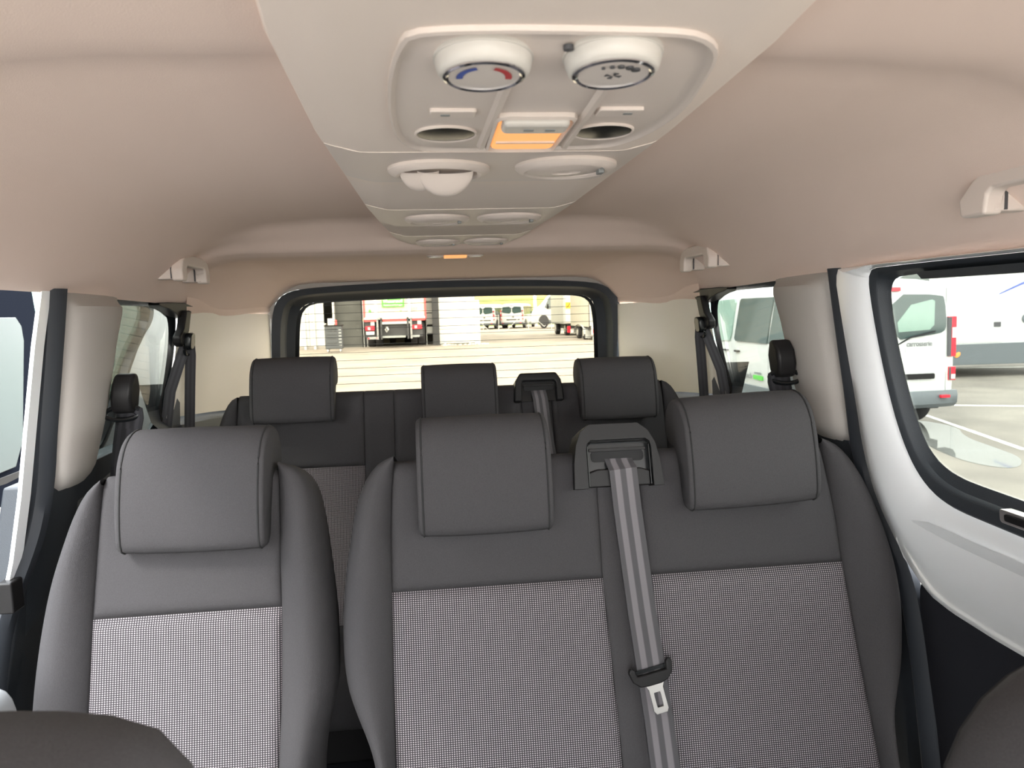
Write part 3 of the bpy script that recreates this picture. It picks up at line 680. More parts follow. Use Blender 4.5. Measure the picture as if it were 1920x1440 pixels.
# belt outlet housing on the seat top
hs = obj('belt_housing', ushape(MB(), [(.198, 1.262), (.200, 1.31), (.206, 1.345), (.216, 1.370), (.234, 1.384), (.332, 1.384), (.352, 1.370), (.366, 1.345), (.374, 1.31), (.378, 1.262)], [(.226, 1.262), (.226, 1.31), (.226, 1.335), (.228, 1.347), (.236, 1.353), (.347, 1.353), (.355, 1.347), (.357, 1.335), (.357, 1.31), (.357, 1.262)], lambda a, b, d: F2(a + (.28 - a) * max(0, d) * 1.2, b, -d), -.032, .10), 'black', ds, bevel=.007, seg=3)
lab(hs, 'black plastic belt outlet housing')
obj('housing_back', MB().prism(rrect(.222, .361, 1.264, 1.356, .004), lambda a, b, d: F2(a, b, -d), -.012, .02), 'blackg', hs, bevel=.002)
obj('housing_rim', MB().tube([F2(x, z, .026) for x, z in ((.229, 1.266), (.229, 1.342), (.236, 1.349), (.347, 1.349), (.354, 1.342), (.354, 1.30), (.354, 1.266))], .0018, 8), 'blackg', hs)
obj('belt_slot', MB().prism(rrect(.238, .345, 1.312, 1.333, .008), lambda a, b, d: F2(a, b, -d), -.0135, 0), 'seam', hs)
obj('slot_lip', MB().prism(rrect(.234, .349, 1.332, 1.338, .003), lambda a, b, d: F2(a, b, -d), -.018, 0), 'black', hs, bevel=.001)
obj('lower_lip', MB().prism([(.229, 1.264), (.354, 1.264), (.354, 1.292), (.335, 1.298), (.248, 1.298), (.229, 1.292)], lambda a, b, d: F2(a, b, -d), -.022, 0), 'black', hs, bevel=.003)

# ---- single seat
ss = thing('single_seat', 'charcoal single seat in the middle row with one dotted insert', 'car seat', (-.54, 1.2, .42))
tL = [(-.694, 1.318), (-.698, 1.25), (-.701, 1.177), (-.704, 1.081), (-.707, .918), (-.71, .75), (-.71, .60)]
qL = [(-.694, 1.330), (-.722, 1.312), (-.746, 1.268), (-.766, 1.209), (-.785, 1.146), (-.799, 1.057), (-.806, .978), (-.808, .90), (-.795, .82), (-.775, .74), (-.77, .60)]
tR = [(-.371, 1.335), (-.370, 1.25), (-.369, 1.166), (-.367, 1.084), (-.368, .935), (-.374, .812), (-.376, .60)]
qR = [(-.371, 1.345), (-.336, 1.336), (-.308, 1.302), (-.294, 1.238), (-.284, 1.16), (-.273, 1.065), (-.271, .973), (-.274, .927), (-.291, .866), (-.303, .805), (-.308, .60)]
patch('upper_panel', F2, fx(tL), fx(tR), 1.083, ZT, 'seat', ss, wrap=True)
lab(patch('insert_panel', F2, fx(tL), fx(tR), .60, 1.083, 'insert', ss, nv=24), 'dotted grey woven insert')
bolster('bolster', F2, tL, qL, 'seat', ss); bolster('bolster', F2, tR, qR, 'seat', ss)
shell(F2, [(-.694, 1.32)] + [(p.x, p.y) for p in smooth_poly([Vector((a, b, 0)) for a, b in qL[1:]], 1, False)] + [(p.x, p.y) for p in smooth_poly([Vector((a, b, 0)) for a, b in qR[1:]], 1, False)][::-1] + [(-.371, 1.33)], ss)
cushion(ss, -.78, -.30, .82, 1.30, .72)
headrest(ss, -.520, 1.372, 1.202, .268, .216, yaw=-.06)
obj('fold_lever', MB().tube([(-.30, 1.22, .80), (-.285, 1.16, .84), (-.285, 1.12, .80)], .012, 8), 'black', ss)

# ---- rear bench
rb = thing('rear_bench_seat', 'charcoal three-place rear bench seat in front of the tailgate', 'car seat', (0, 2.2, .42))
uL = [(-.680, 1.352), (-.682, 1.28), (-.684, 1.154), (-.686, .9), (-.69, .6)]
pL = [(-.680, 1.380), (-.702, 1.372), (-.725, 1.335), (-.748, 1.268), (-.765, 1.15), (-.775, 1.0), (-.775, .6)]
uR = [(.685, 1.352), (.687, 1.28), (.688, 1.176), (.69, .9), (.694, .6)]
pR = [(.685, 1.380), (.712, 1.372), (.736, 1.340), (.760, 1.285), (.775, 1.15), (.78, 1.0), (.78, .6)]
k = lambda v: (lambda z: v)
ZB = 1.352
patch('upper_panel', F3, fx(uL), k(-.290), 1.154, ZB, 'seat', rb, wrap=True)
lab(patch('insert_panel', F3, fx(uL), k(-.290), .60, 1.154, 'insert', rb, nv=24), 'dotted grey woven insert')
patch('centre_panel', F3, k(-.290), k(-.197), .60, ZB, 'seat', rb, nu=6, wrap=True, puff=.004)
patch('upper_panel', F3, k(-.197), k(.215), 1.154, ZB, 'seat', rb, wrap=True)
lab(patch('insert_panel', F3, k(-.197), k(.215), .60, 1.154, 'insert', rb, nv=24), 'dotted grey woven insert')
patch('centre_panel', F3, k(.215), k(.312), .60, ZB, 'seat', rb, nu=6, wrap=True, puff=.004)
patch('upper_panel', F3, k(.312), fx(uR), 1.154, ZB, 'seat', rb, wrap=True)
lab(patch('insert_panel', F3, k(.312), fx(uR), .60, 1.154, 'insert', rb, nv=24), 'dotted grey woven insert')
bolster('bolster', F3, uL, pL, 'seat', rb, hb=.7); bolster('bolster', F3, uR, pR, 'seat', rb, hb=.7)
shell(F3, [(-.68, 1.37)] + pL[1:] + pR[1:][::-1] + [(.685, 1.37)], rb)
cushion(rb, -.74, .74, 1.80, 2.27, .72)
headrest(rb, -.497, 2.282, 1.305, .250, .195)
headrest(rb, .013, 2.285, 1.268, .238, .192)
headrest(rb, .520, 2.280, 1.272, .252, .192)
hs3 = obj('belt_housing', ushape(MB(), [(.188, 1.323), (.190, 1.36), (.195, 1.39), (.210, 1.413), (.328, 1.413), (.343, 1.39), (.348, 1.36), (.350, 1.323)], [(.213, 1.323), (.213, 1.36), (.213, 1.378), (.218, 1.386), (.320, 1.386), (.325, 1.378), (.325, 1.36), (.325, 1.323)], lambda a, b, d: F3(a, b, -d), -.03, .10), 'black', rb, bevel=.006, seg=3)
lab(hs3, 'black plastic belt outlet housing')
obj('housing_back', MB().prism(rrect(.208, .330, 1.325, 1.39, .004), lambda a, b, d: F3(a, b, -d), -.012, .02), 'blackg', hs3)
obj('belt_slot', MB().prism(rrect(.222, .318, 1.358, 1.372, .005), lambda a, b, d: F3(a, b, -d), -.014, 0), 'seam', hs3)
obj('slot_lip', MB().prism(rrect(.220, .320, 1.372, 1.377, .002), lambda a, b, d: F3(a, b, -d), -.018, 0), 'black', hs3)

# ---- front seats, seen only at the lower corners
def front_seat(label, cx, pts, y0):
    fs = thing('front_seat', label, 'car seat', (cx, .35, .42), 'front seats')
    P = [Vector((a, b, 0)) for a, b in pts]; P = smooth_poly(P, 2)
    A = resample(P, 70, True); c = Vector((cx, 1.1, 0)); rows = []
    for f, d in ((.90, .0), (.95, .004), (.985, .018), (1, .045), (1, .085), (.985, .115), (.95, .13), (.90, .134)):
        rows.append([(c.x + (p.x - c.x) * f, y0 + d + (1.40 - p.y) * -.22, c.y + (p.y - c.y) * f) for p in A])
    obj('backrest', MB().loft(rows, closed=True, caps=True), 'seat', fs, smooth='all')
    pts2 = [(p.x, p.y) for p in A]
    sg = 1 if cx > 0 else -1
    obj('backrest_seam', MB().tube([(c.x + (p.x - c.x) * .93, y0 + .135 + (1.40 - p.y) * -.22, c.y + (p.y - c.y) * .93) for p in A], .002, 6, closed=True), 'seam', fs)
    obj('seat_cushion', MB().box((cx - .24, -.28, .62), (cx + .24, .26, .76)), 'seat', fs, bevel=.04, seg=3)
    obj('seat_base', MB().box((cx - .2, -.22, .42), (cx + .2, .22, .63)), 'black', fs, bevel=.01)
front_seat('dark front seat back cropped by the lower left corner', -.45, [(-.70, .72), (-.70, 1.2), (-.66, 1.34), (-.56, 1.395), (-.40, 1.404), (-.27, 1.400), (-.215, 1.378), (-.195, 1.30), (-.20, .72)], .325)
front_seat('brownish front seat back shoulder cropped by the lower right corner', .47, [(.25, .72), (.235, 1.16), (.25, 1.27), (.285, 1.335), (.34, 1.372), (.42, 1.385), (.56, 1.385), (.68, 1.36), (.73, 1.2), (.73, .72)], .345)

# ================================================================== SEAT BELTS
def strap(name, pts, wd, m, parent, axis=(1, 0, 0), th=.0012):
    # ribbon along pts; axis = width direction; UV.x across
    ax_ = Vector(axis).normalized(); P = [Vector(p) for p in pts]; rows = []; uvs = []; L = 0
    for k_, p in enumerate(P):
        if k_: L += (p - P[k_ - 1]).length
        t = (P[min(k_ + 1, len(P) - 1)] - P[max(k_ - 1, 0)]).normalized(); a = (ax_ - t * ax_.dot(t)).normalized(); n_ = a.cross(t)
        row = []; uv = []
        for j in range(7):
            u = j / 6; row.append(p + a * (u - .5) * wd + n_ * th); uv.append((u, L * 4))
        for j in range(7):
            u = 1 - j / 6; row.append(p + a * (u - .5) * wd - n_ * th); uv.append((u, L * 4))
        rows.append(row); uvs.append(uv)
    return obj(name, MB().loft(rows, closed=True, caps=True, uvs=uvs), m, parent, recalc=True)
def beltpath(fr, pts, h): return [fr(x, z, h_) for (x, z), h_ in zip(pts, h)]
b2 = thing('seat_belt', 'grey striped centre belt hanging down the front of the double seat', 'seat belt', tuple(F2(.297, 1.32, .01)))
ps = [(.293, 1.328), (.294, 1.310), (.297, 1.296), (.302, 1.22), (.309, 1.13), (.316, 1.03), (.323, .94), (.331, .84), (.336, .75), (.34, .66)]
pw = strap('webbing', beltpath(F2, ps, [.004, .018, .030, .022, .016, .014, .016, .016, .016, .016]), .056, 'belt', b2)
# tongue
def T(a, b, d):   # local tongue frame, tilted across the strap
    ca, sa = math.cos(.19), math.sin(.19); return F2(.3215 + a * ca - b * sa, .922 + (a * sa + b * ca) * .98, .026 + d)
tg2 = obj('buckle_tongue', MB().prism([(-.044, .012), (-.040, -.006), (-.028, -.018), (-.012, -.020), (.014, -.020), (.028, -.016), (.040, -.004), (.044, .014), (.038, .022), (.031, .016), (.029, .002), (-.029, .002), (-.031, .014), (-.038, .020)], T, -.006, .006), 'black', b2, bevel=.003)
lab(tg2, 'black belt tongue with silver metal plate')
mb = MB()
outl = [(-.018, -.017), (.019, -.017), (.0145, -.027), (.0145, -.066), (.011, -.072), (-.010, -.072), (-.0135, -.066), (-.0135, -.027)]
inn = [(-.0055, -.034), (.0065, -.034), (.007, -.040), (.007, -.056), (.0065, -.061), (-.0055, -.061), (-.006, -.056), (-.006, -.040)]
rowsT = [[T(a, b, -.001) for a, b in outl], [T(a, b, .0016) for a, b in outl], [T(a, b, .0016) for a, b in inn], [T(a, b, -.001) for a, b in inn]]
obj('metal_plate', MB().loft(rowsT, closed=True, ringclosed=True), 'silver', tg2, bevel=.0004)
obj('slot_bar', MB().prism([(-.030, .004), (.030, .004), (.030, .010), (-.030, .010)], T, -.008, -.003), 'blackg', tg2)

b3 = thing('seat_belt', 'grey belt hanging from the black housing on the rear bench', 'seat belt', tuple(F3(.27, 1.36, .01)))
strap('webbing', beltpath(F3, [(.268, 1.366), (.269, 1.35), (.272, 1.33), (.280, 1.24), (.290, 1.15), (.30, 1.0)], [.006, .02, .026, .018, .014, .012]), .048, 'belt', b3)

def pillar_belt(s, y, z, label, dyb):
    p0 = SX(s, y, z, -.052)
    b = thing('seat_belt', label, 'seat belt', p0)
    f = lambda a, c, d: SX(s, a, c, -.046 - d)
    cv = [(y - .030, z + .012), (y - .026, z + .045), (y - .008, z + .068), (y + .012, z + .066), (y + .028, z + .030), (y + .026, z - .010), (y + .008, z - .024), (y - .018, z - .020)]
    obj('anchor_cover', MB().prism(cv, f, .0, .046), 'black', b, bevel=.009, seg=3)
    lp = [f(y - .006 + .012 * math.cos(a), z - .022 + .015 * math.sin(a), .022 + .034 * math.cos(a)) for a in [2 * PI * q / 20 for q in range(20)]]
    obj('belt_guide', MB().tube(lp, .0055, 8, closed=True), 'blackg', b)
    ax = Vector(SX(s, 1, z)) - Vector(SX(s, 0, z))
    ax = Vector((1, .35 * s, 0))
    strap('webbing', [f(y + .006, z - .016, .040), f(y + .004, z - .030, .044), f(y + dyb * .3, z - .10, .036), f(y + dyb * .6, z - .22, .030), f(y + dyb, z - .50, .020)], .046, 'beltb', b, axis=ax)
    strap('webbing', [f(y + .006, z - .016, .026), f(y + .010, z - .030, .022), f(y + .016, z - .10, .014), f(y + .020, z - .22, .010), f(y + .026, z - .5, .006)], .046, 'beltb', b, axis=ax)
    return b
pillar_belt(1, 1.665, 1.468, 'black belt anchored on the beige pillar right of the double seat', .0)
pillar_belt(-1, 1.735, 1.440, 'black belt anchored on the beige pillar left of the single seat', .02)
def rear_belt(s, label):
    f = lambda a, c, d: SX(s, a, c, -d)
    b = thing('seat_belt', label, 'seat belt', f(2.26, 1.665, .02))
    obj('anchor_plate', MB().prism(smooth_poly([(2.06, 1.672), (2.34, 1.672), (2.335, 1.645), (2.29, 1.628), (2.24, 1.628), (2.16, 1.652), (2.06, 1.662)], 1), f, -.02, .020), 'black', b, bevel=.005)
    obj('anchor_arm', MB().prism([(2.285, 1.65), (2.24, 1.65), (2.225, 1.60), (2.195, 1.575), (2.20, 1.555), (2.225, 1.545), (2.255, 1.565), (2.275, 1.59)], f, .010, .034), 'black', b, bevel=.006)
    obj('anchor_knob', MB().prism(rrect(2.232, 2.278, 1.535, 1.585, .016), f, .030, .052), 'blackg', b, bevel=.006)
    lp = [f(2.258 + .026 * math.cos(a), 1.535 + .014 * math.sin(a), .036) for a in [2 * PI * q / 18 for q in range(18)]]
    obj('belt_guide', MB().tube(lp, .005, 8, closed=True), 'blackg', b)
    yo = 0
    strap('webbing', [f(2.262, 1.545, .040), f(2.268, 1.52, .042), f(2.285, 1.42, .04), f(2.31, 1.24, .04), f(2.32, 1.1, .04)], .030, 'beltb', b, axis=(s * .75, -.5, 0))
    strap('webbing', [f(2.252, 1.545, .030), f(2.240, 1.52, .026), f(2.205, 1.42, .010), f(2.165, 1.24, .012), f(2.14, 1.1, .02)] , .030, 'beltb', b, axis=(s * .75, -.5, 0))
rear_belt(1, 'black belt hanging in the right rear window corner')
rear_belt(-1, 'black belt hanging in the left rear window corner')

# ================================================================== VANS OUTSIDE
def make_van(name, label, cat, loc, rot, near=False, scl=(1, 1, 1), group=None, hood=.95):
    # local frame: rear face at y = 0, nose at y = 5; x to its right
    v = thing(name, label, cat, (0, 0, 0), group)
    W, H = .95, 1.95
    st = [(0.0, .93, 1.72, .50), (.03, .965, 1.82, .34), (.12, .985, 1.90, .30), (.5, 1, 1.95, .28), (2.5, 1, 1.95, .28), (3.3, 1, 1.92, .28), (3.65, 1, 1.84, .28), (4.0, 1, 1.55, .28), (4.32, 1, 1.27, .28), (4.7, .97, 1.12, .28), (4.93, .9, .95, .30), (5.0, .82, .78, .34)]
    rows = []
    for y, k_, zr, z0 in st:
        kz = lambda z: min(z, zr - .02)
        side = [(.92, z0), (.985, z0 + .12), (1.0, .70), (1.0, 1.02), (.985, 1.14), (.94, 1.45), (.875, 1.76), (.84, 1.86), (.76, 1.93), (.40, 1.95), (0, 1.955)]
        r = []
        top = 1.955
        for f_, z in side:
            zz = z if z < 1.02 or zr >= 1.94 else (1.02 + (z - 1.02) * (zr - 1.02) / (top - 1.02) if zr > 1.02 else z)
            if zr <= 1.02: zz = min(z, zr - .02 * (1 - 0) * (1 if f_ > .5 else 0))
            r.append((W * k_ * f_, y, zz))
        rows.append(r + [(-x, y_, z) for x, y_, z in r[:-1]][::-1])
    obj('body', MB().loft(rows, caps=True), 'vanw', v)
    def fs(s, d=0): return lambda a, b, dd: (s * (interp([(1.02, W * 1.0), (1.14, W * .985), (1.45, W * .94), (1.76, W * .875), (1.9, W * .83)], b) + dd - .012), a, b)
    gl = 'pane' if near else 'pane'
    for s in (-1, 1):
        f = fs(s)
        pts = smooth_poly([Vector((a, b, 0)) for a, b in [(.35, 1.12), (1.9, 1.12), (1.9, 1.74), (.50, 1.74)]], 2)
        w1 = obj('side_window', MB().prism([(.30, 1.14), (.36, 1.10), (1.28, 1.10), (1.28, 1.76), (.50, 1.76), (.42, 1.70)], f, .0, .040), gl, v, bevel=.004)
        obj('side_window', MB().prism([(1.34, 1.10), (2.42, 1.10), (2.48, 1.14), (2.48, 1.72), (2.44, 1.76), (1.34, 1.76)], f, .0, .040), gl, v, bevel=.004)
        obj('door_window', MB().prism([(2.66, 1.10), (3.72, 1.06), (3.92, 1.16), (3.62, 1.66), (3.50, 1.74), (2.70, 1.76), (2.64, 1.70), (2.62, 1.2)], f, .0, .040), 'paneg' if near else gl, v, bevel=.004)
        obj('door_gap', MB().prism([(2.555, .45), (2.562, .45), (2.562, 1.85), (2.555, 1.85)], f, .010, .0165), 'greyp', v, smooth=False)
        obj('door_gap', MB().prism([(1.30, .45), (1.307, .45), (1.307, 1.05), (1.30, 1.05)], f, .010, .0165), 'greyp', v, smooth=False)
        obj('sill_cladding', MB().prism([(.95, .24), (3.7, .24), (3.7, .46), (.95, .46)], lambda a, b, d: (s * (W * .97 + d), a, b), -.05, .03), 'skirt', v, bevel=.01)
        obj('sliding_rail', MB().prism([(.25, .965), (1.27, .965), (1.27, 1.03), (.25, 1.03)], lambda a, b, d: (s * (W - .012 + d), a, b), .0, .022), 'black', v, bevel=.003)
        for yy in (2.36, 2.80):
            h = obj('door_handle', MB().prism(rrect(yy - .085, yy + .085, .93, .96, .012), lambda a, b, d: (s * (W + d), a, b), -.01, .035), 'black', v, bevel=.004)
            obj('handle_lock', MB().prism(rrect(yy - .03, yy + .03, .955, .985, .012), lambda a, b, d: (s * (W + d), a, b), -.01, .012), 'faint', h)
        for yy in (.75, 4.02):
            a_ = obj('wheel_arch', MB().prism([(yy + .42 * math.cos(q * PI / 12), .33 + .42 * math.sin(q * PI / 12)) for q in range(13)] + [(yy - .42, .22), (yy + .42, .22)], lambda a, b, d: (s * (W + d), a, b), -.16, .006), 'chassis', v)
            wh = obj('wheel', MB().lathe((s * (W - .21), yy, .325), (s, 0, 0), [(.18, 0), (.31, .0), (.325, .03), (.325, .17), (.31, .20), (.20, .205), (.19, .19)], 28), 'tyre', v)
            obj('wheel_hub', MB().lathe((s * (W - .21), yy, .325), (s, 0, 0), [(.195, .15), (.195, .195), (.17, .19), (.07, .17), (.06, .20), (.001, .205)], 24), 'hub', wh)
    # rear
    fr = lambda a, b, d: (a, .0 - d + max(0, b - 1.72) * .3, b)
    for s in (-1, 1):
        pts = smooth_poly([Vector((s * a, b, 0)) for a, b in [(.03, 1.15), (.60, 1.215), (.76, 1.245), (.79, 1.34), (.76, 1.64), (.72, 1.72), (.03, 1.74)]], 1)
        wr = obj('rear_window', MB().prism([(p.x, p.y) for p in pts], fr, -.02, .012), 'pane', v, bevel=.003)
        if near:
            obj('window_view', MB().prism([(s * a, b) for a, b in [(.12, 1.38), (.30, 1.60), (.58, 1.66), (.62, 1.64), (.62, 1.34), (.56, 1.28), (.14, 1.26)]], fr, .008, .0135), 'paneg', wr)
        tl = obj('tail_light', MB().prism([(s * .82, .93), (s * .925, .93), (s * .925, 1.44), (s * .80, 1.44)], fr, -.06, .016), 'taill', v, bevel=.008)
        obj('lamp_clear', MB().prism([(s * .865, 1.17), (s * .92, 1.17), (s * .92, 1.30), (s * .865, 1.30)], fr, .0, .019), 'wht', tl)
        obj('lamp_dark', MB().prism([(s * .81, .935), (s * .855, .935), (s * .855, 1.43), (s * .80, 1.43)], fr, .0, .018), 'ink', tl)
        tl2 = obj('lower_tail_light', MB().prism([(s * .83, .63), (s * .925, .63), (s * .925, .80), (s * .83, .80)], fr, -.06, .016), 'taill', v, bevel=.004)
        obj('lamp_clear', MB().prism([(s * .865, .645), (s * .918, .645), (s * .918, .705), (s * .865, .705)], fr, .0, .019), 'wht', tl2)
        obj('lamp_dark', MB().prism([(s * .833, .635), (s * .86, .635), (s * .86, .795), (s * .833, .795)], fr, .0, .018), 'ink', tl2)
        obj('bumper_reflector', MB().prism([(s * .66, .42), (s * .78, .42), (s * .78, .455), (s * .66, .455)], fr, .05, .125), 'taill', v)
        # pillar line beside the door
        obj('door_gap', MB().prism([(s * .795, .5), (s * .80, .5), (s * .80, 1.80), (s * .79, 1.80)], fr, .0, .0045), 'greyp', v, smooth=False)
    obj('door_gap', MB().prism([(-.004, .5), (.004, .5), (.004, 1.82), (-.004, 1.82)], fr, .0, .005), 'greyp', v, smooth=False)
    obj('rear_bumper', MB().loft([[(x, y_ + .10 * (abs(x) / .96) ** 4, z) for z, y_ in ((.50, .02), (.50, -.10), (.44, -.12), (.34, -.11), (.29, -.06), (.29, .1))] for x in (-.96, -.93, -.8, -.4, 0, .4, .8, .93, .96)]), 'skirt', v)
    obj('brake_light', MB().prism(rrect(-.16, .16, 1.775, 1.825, .01), lambda a, b, d: (a, .02 - d, b), -.06, .03), 'taill', v, bevel=.004)
    obj('door_bar', MB().prism(rrect(-.45, .64, .655, .725, .02), fr, -.01, .022), 'black', v, bevel=.005)
    hh = obj('rear_door_handle', MB().prism(rrect(-.02, .16, .89, .93, .018), fr, .01, .05), 'black', v, bevel=.006)
    obj('handle_mount', MB().prism(rrect(.10, .18, .865, .95, .03), fr, -.005, .03), 'black', v, bevel=.006)
    obj('number_plate', MB().prism(rrect(-.16, .14, .53, .62, .01), fr, -.01, .014), 'plate', v, bevel=.002)
    # windscreen
    obj('windscreen', MB().loft([[(x * (1 if z < 1.4 else .9), y, z) for x in (-.80, -.4, 0, .4, .80)] for y, z in ((4.30, 1.31), (4.0, 1.575), (3.68, 1.845))]), 'pane', v)
    for s in (-1, 1): obj('side_mirror', MB().box((s * .98, 3.62, 1.08), (s * 1.16, 3.74, 1.34)), 'black', v, bevel=.03)
    v.location = loc; v.rotation_euler = (0, 0, rot); v.scale = scl
    return v
van = make_van('white_van', 'white passenger van parked to the right with faded grey lettering', 'van', (5.63, 8.75, -.05), 0, near=True)
text('door_lettering', 'carrosserie', .095, (.43, -.006, 1.105), (PI / 2, 0, 0), 'greyp', van, .002, sx=.80)
obj('faded_strip', MB().box((.245, -.0045, 1.00), (.615, .01, 1.065)), 'faint', van, smooth=False)
text('plate_number', '2', .075, (.06, -.0145, .573), (PI / 2, 0, 0), 'ink', van, .001)
obj('plate_crest', MB().prism([(.10, .605), (.125, .605), (.125, .575), (.115, .56), (.10, .58)], lambda a, b, d: (a, -.0145 - d, b), 0, .001), 'bluest', van, smooth=False)
text('side_lettering', 'flotescope.ch', .12, (-.965, 2.10, .60), (PI / 2, 0, -PI / 2), 'greyp', van, .002, sx=.85)
text('side_lettering', 'carrosserie', .06, (-.965, 1.62, .66), (PI / 2, 0, -PI / 2), 'greyp', van, .002, sx=.85)
obj('green_strip', MB().box((-.967, 1.47, .56), (-.94, 1.77, .62)), 'green', van, smooth=False)
# wiper of the rear window
obj('rear_wiper', MB().tube([(.10, -.05, 1.10), (.28, -.045, 1.19), (.62, -.035, 1.26)], .010, 6), 'black', van)
# things seen through its side window: seat back and head restraint reflections are part of the glazing
for i, (x, y) in enumerate(((3.35, 58), (5.64, 58.2))):
    make_van('parked_van', ['white van parked far behind, next to the grey metal door', 'white van parked far behind, between the other van and the lorry cab'][i], 'van', (x + .62, y, gz(y)), math.radians(-20), group=None)
# neighbour parked close on the left
nv = make_van('neighbour_van', 'white vehicle parked close by, its dark-framed window cropped at the left edge', 'van', (-2.87, 3.42, -.05), PI * 0, near=False)
nv.location = (-2.87, 3.95, -.05); nv.rotation_euler = (0, 0, PI)
for ch in nv.children:
    if ch.name.startswith(('side_window', 'door_window')): ch.data.materials.clear(); ch.data.materials.append(M['voidb'])
nf = lambda a, b, dd: -1 * Vector((.95 * (1 - .115 * max(0, b - 1.02) / .75) + dd - .012, -a, -b))
obj('window_frame', MB().prism([(.03, 1.93), (2.5, 1.93), (2.5, 1.0), (.42, .90), (.22, 1.0), (.10, 1.4)], nf, .0, .034), 'voidb', nv, bevel=.004)
obj('pale_window', MB().prism([(.27, 1.71), (.24, 1.67), (.25, 1.60), (.46, 1.16), (.56, 1.06), (2.4, 1.02), (2.4, 1.71)], nf, .036, .048), 'paned', nv, bevel=.003)  # pane colour stands in for the pale building seen in the glass
obj('lower_cladding', MB().prism([(.05, .24), (2.5, .24), (2.5, .66), (.55, .66), (.30, .60), (.05, .5)], nf, .01, .05), 'voidb', nv, bevel=.01)
# the sliding door on the left stands open, pushed back along the body
dl = thing('open_sliding_door', 'white sliding door slid back outside the left rear window', 'door', (-1.0, 2.1, .42))
fD = lambda y, z, d: (-(1.0 + .10 * (1.67 - z) + d), y, z)
dO = smooth_poly([(1.94, .45), (1.94, 1.70), (2.0, 1.74), (2.60, 1.74), (2.80, 1.71), (2.84, 1.62), (2.76, 1.45), (2.70, 1.25), (2.68, .9), (2.68, .45)], 1)
dF = smooth_poly([(1.97, 1.30), (1.97, 1.70), (2.55, 1.70), (2.62, 1.68), (2.615, 1.62), (2.50, 1.56), (2.40, 1.44), (2.28, 1.27), (2.20, 1.235), (1.97, 1.22)], 1)
dG = smooth_poly([(1.99, 1.30), (1.99, 1.68), (2.50, 1.68), (2.555, 1.665), (2.54, 1.61), (2.44, 1.53), (2.35, 1.42), (2.24, 1.295), (2.16, 1.26), (1.99, 1.25)], 1)
ring('door_panel', dO, dF, fD, .02, -.005, 'paint', dl, n=100, extra=[(.1, -.01), (.7, -.015)])
ring('window_frame', dF, dG, fD, -.008, .01, 'blackg', dl, n=90, extra=[(.3, -.014), (.7, -.012)])
obj('pane', MB().prism([(p.x, p.y) for p in resample(dG, 50, True)], fD, .008, .013), 'glassg', dl)
ring('outer_skin', dO, dG, fD, .035, .014, 'paint', dl, n=80)

# ================================================================== WORKSHOP
def beam(name, a, b, m, parent, bevel=.0): return obj(name, MB().box(a, b), m, parent, bevel=bevel, smooth=False)
WY = 32.0; g0 = gz(WY)
ws = thing('workshop_building', 'pale industrial workshop with an open bay behind the van', 'building', (-3, WY, g0))
for i, x in enumerate([-12 + .62 * k_ for k_ in range(13)]):
    if x + .60 < -4.1: beam('cladding_panel', (x, WY, g0 + .12), (x + .605, WY + .12, 7.5), 'clad', ws)
beam('plinth', (-12, WY - .03, g0 - .3), (-4.2, WY + .12, g0 + .13), 'concrete', ws)
for x in (-5.42, -5.02): beam('downpipe', (x, WY - .10, g0), (x + .09, WY - .01, 7.5), 'steel', ws)
beam('bay_post', (-4.2, WY - .02, g0 - .2), (-4.12, WY + .3, 7.5), 'clad', ws)
beam('folded_door', (-4.12, WY + .4, g0), (-3.05, WY + .5, 7.5), 'inside', ws)
for k_ in range(4): beam('door_leaf_edge', (-3.05 + .07 * k_, WY + .3, g0), (-3.02 + .07 * k_, WY + .7, 7.5), 'steel' if k_ % 2 else 'chassis', ws)
beam('bay_jamb', (-.02, WY - .05, g0 - .2), (.27, WY + .4, 7.5), 'chassis', ws)
beam('bay_wall', (-9, WY + 14, g0 - .2), (1.75, WY + 14.2, 7.5), 'inside', ws)
beam('bay_wall', (-9, WY + .6, g0 - .2), (-8.8, WY + 14, 7.5), 'inside', ws)
beam('bay_wall', (1.55, WY + .6, g0 - .2), (1.75, WY + 14, 7.5), 'inside', ws)
beam('bay_floor', (-9, WY + .1, g0 - .1), (1.75, WY + 14, g0 + .02), 'concrete', ws)
beam('workshop_roof', (-12, WY, 7.5), (1.9, WY + 14.2, 7.8), 'clad2', ws)
for x in (-3.95, -3.6, -3.3): beam('strip_lamp', (x - .13, WY + 6, 1.34), (x + .13, WY + 6.06, 1.46), 'workl', ws)
# horizontal sectional door and its corner
for k_ in range(9):
    z = g0 + .06 + .62 * k_; beam('door_section', (.27, WY, z), (1.80, WY + .06, z + .61), 'clad', ws)
beam('door_wall', (.27, WY + .06, g0), (1.85, WY + .2, 7.5), 'clad2', ws)
beam('corner_post', (1.80, WY - .03, g0), (2.02, WY + .3, 2.15), 'steel', ws)
# shelf of pale crates beside the lorry
sh = thing('crate_stack', 'stack of pale crates beside the lorry in the workshop bay', 'crate', (-.17, WY + .8, g0))
for z, h in ((.75, .30), (1.14, .48), (1.66, .44), (2.14, .30)): beam('crate', (-.30, WY + .5, g0 + z - .25), (-.02, WY + 1.0, g0 + z - .25 + h), 'clad' if z > 1 else 'steel', sh, bevel=.01)
beam('rack_leg', (-.30, WY + .5, g0), (-.27, WY + 1.0, 2.6), 'steel', sh)
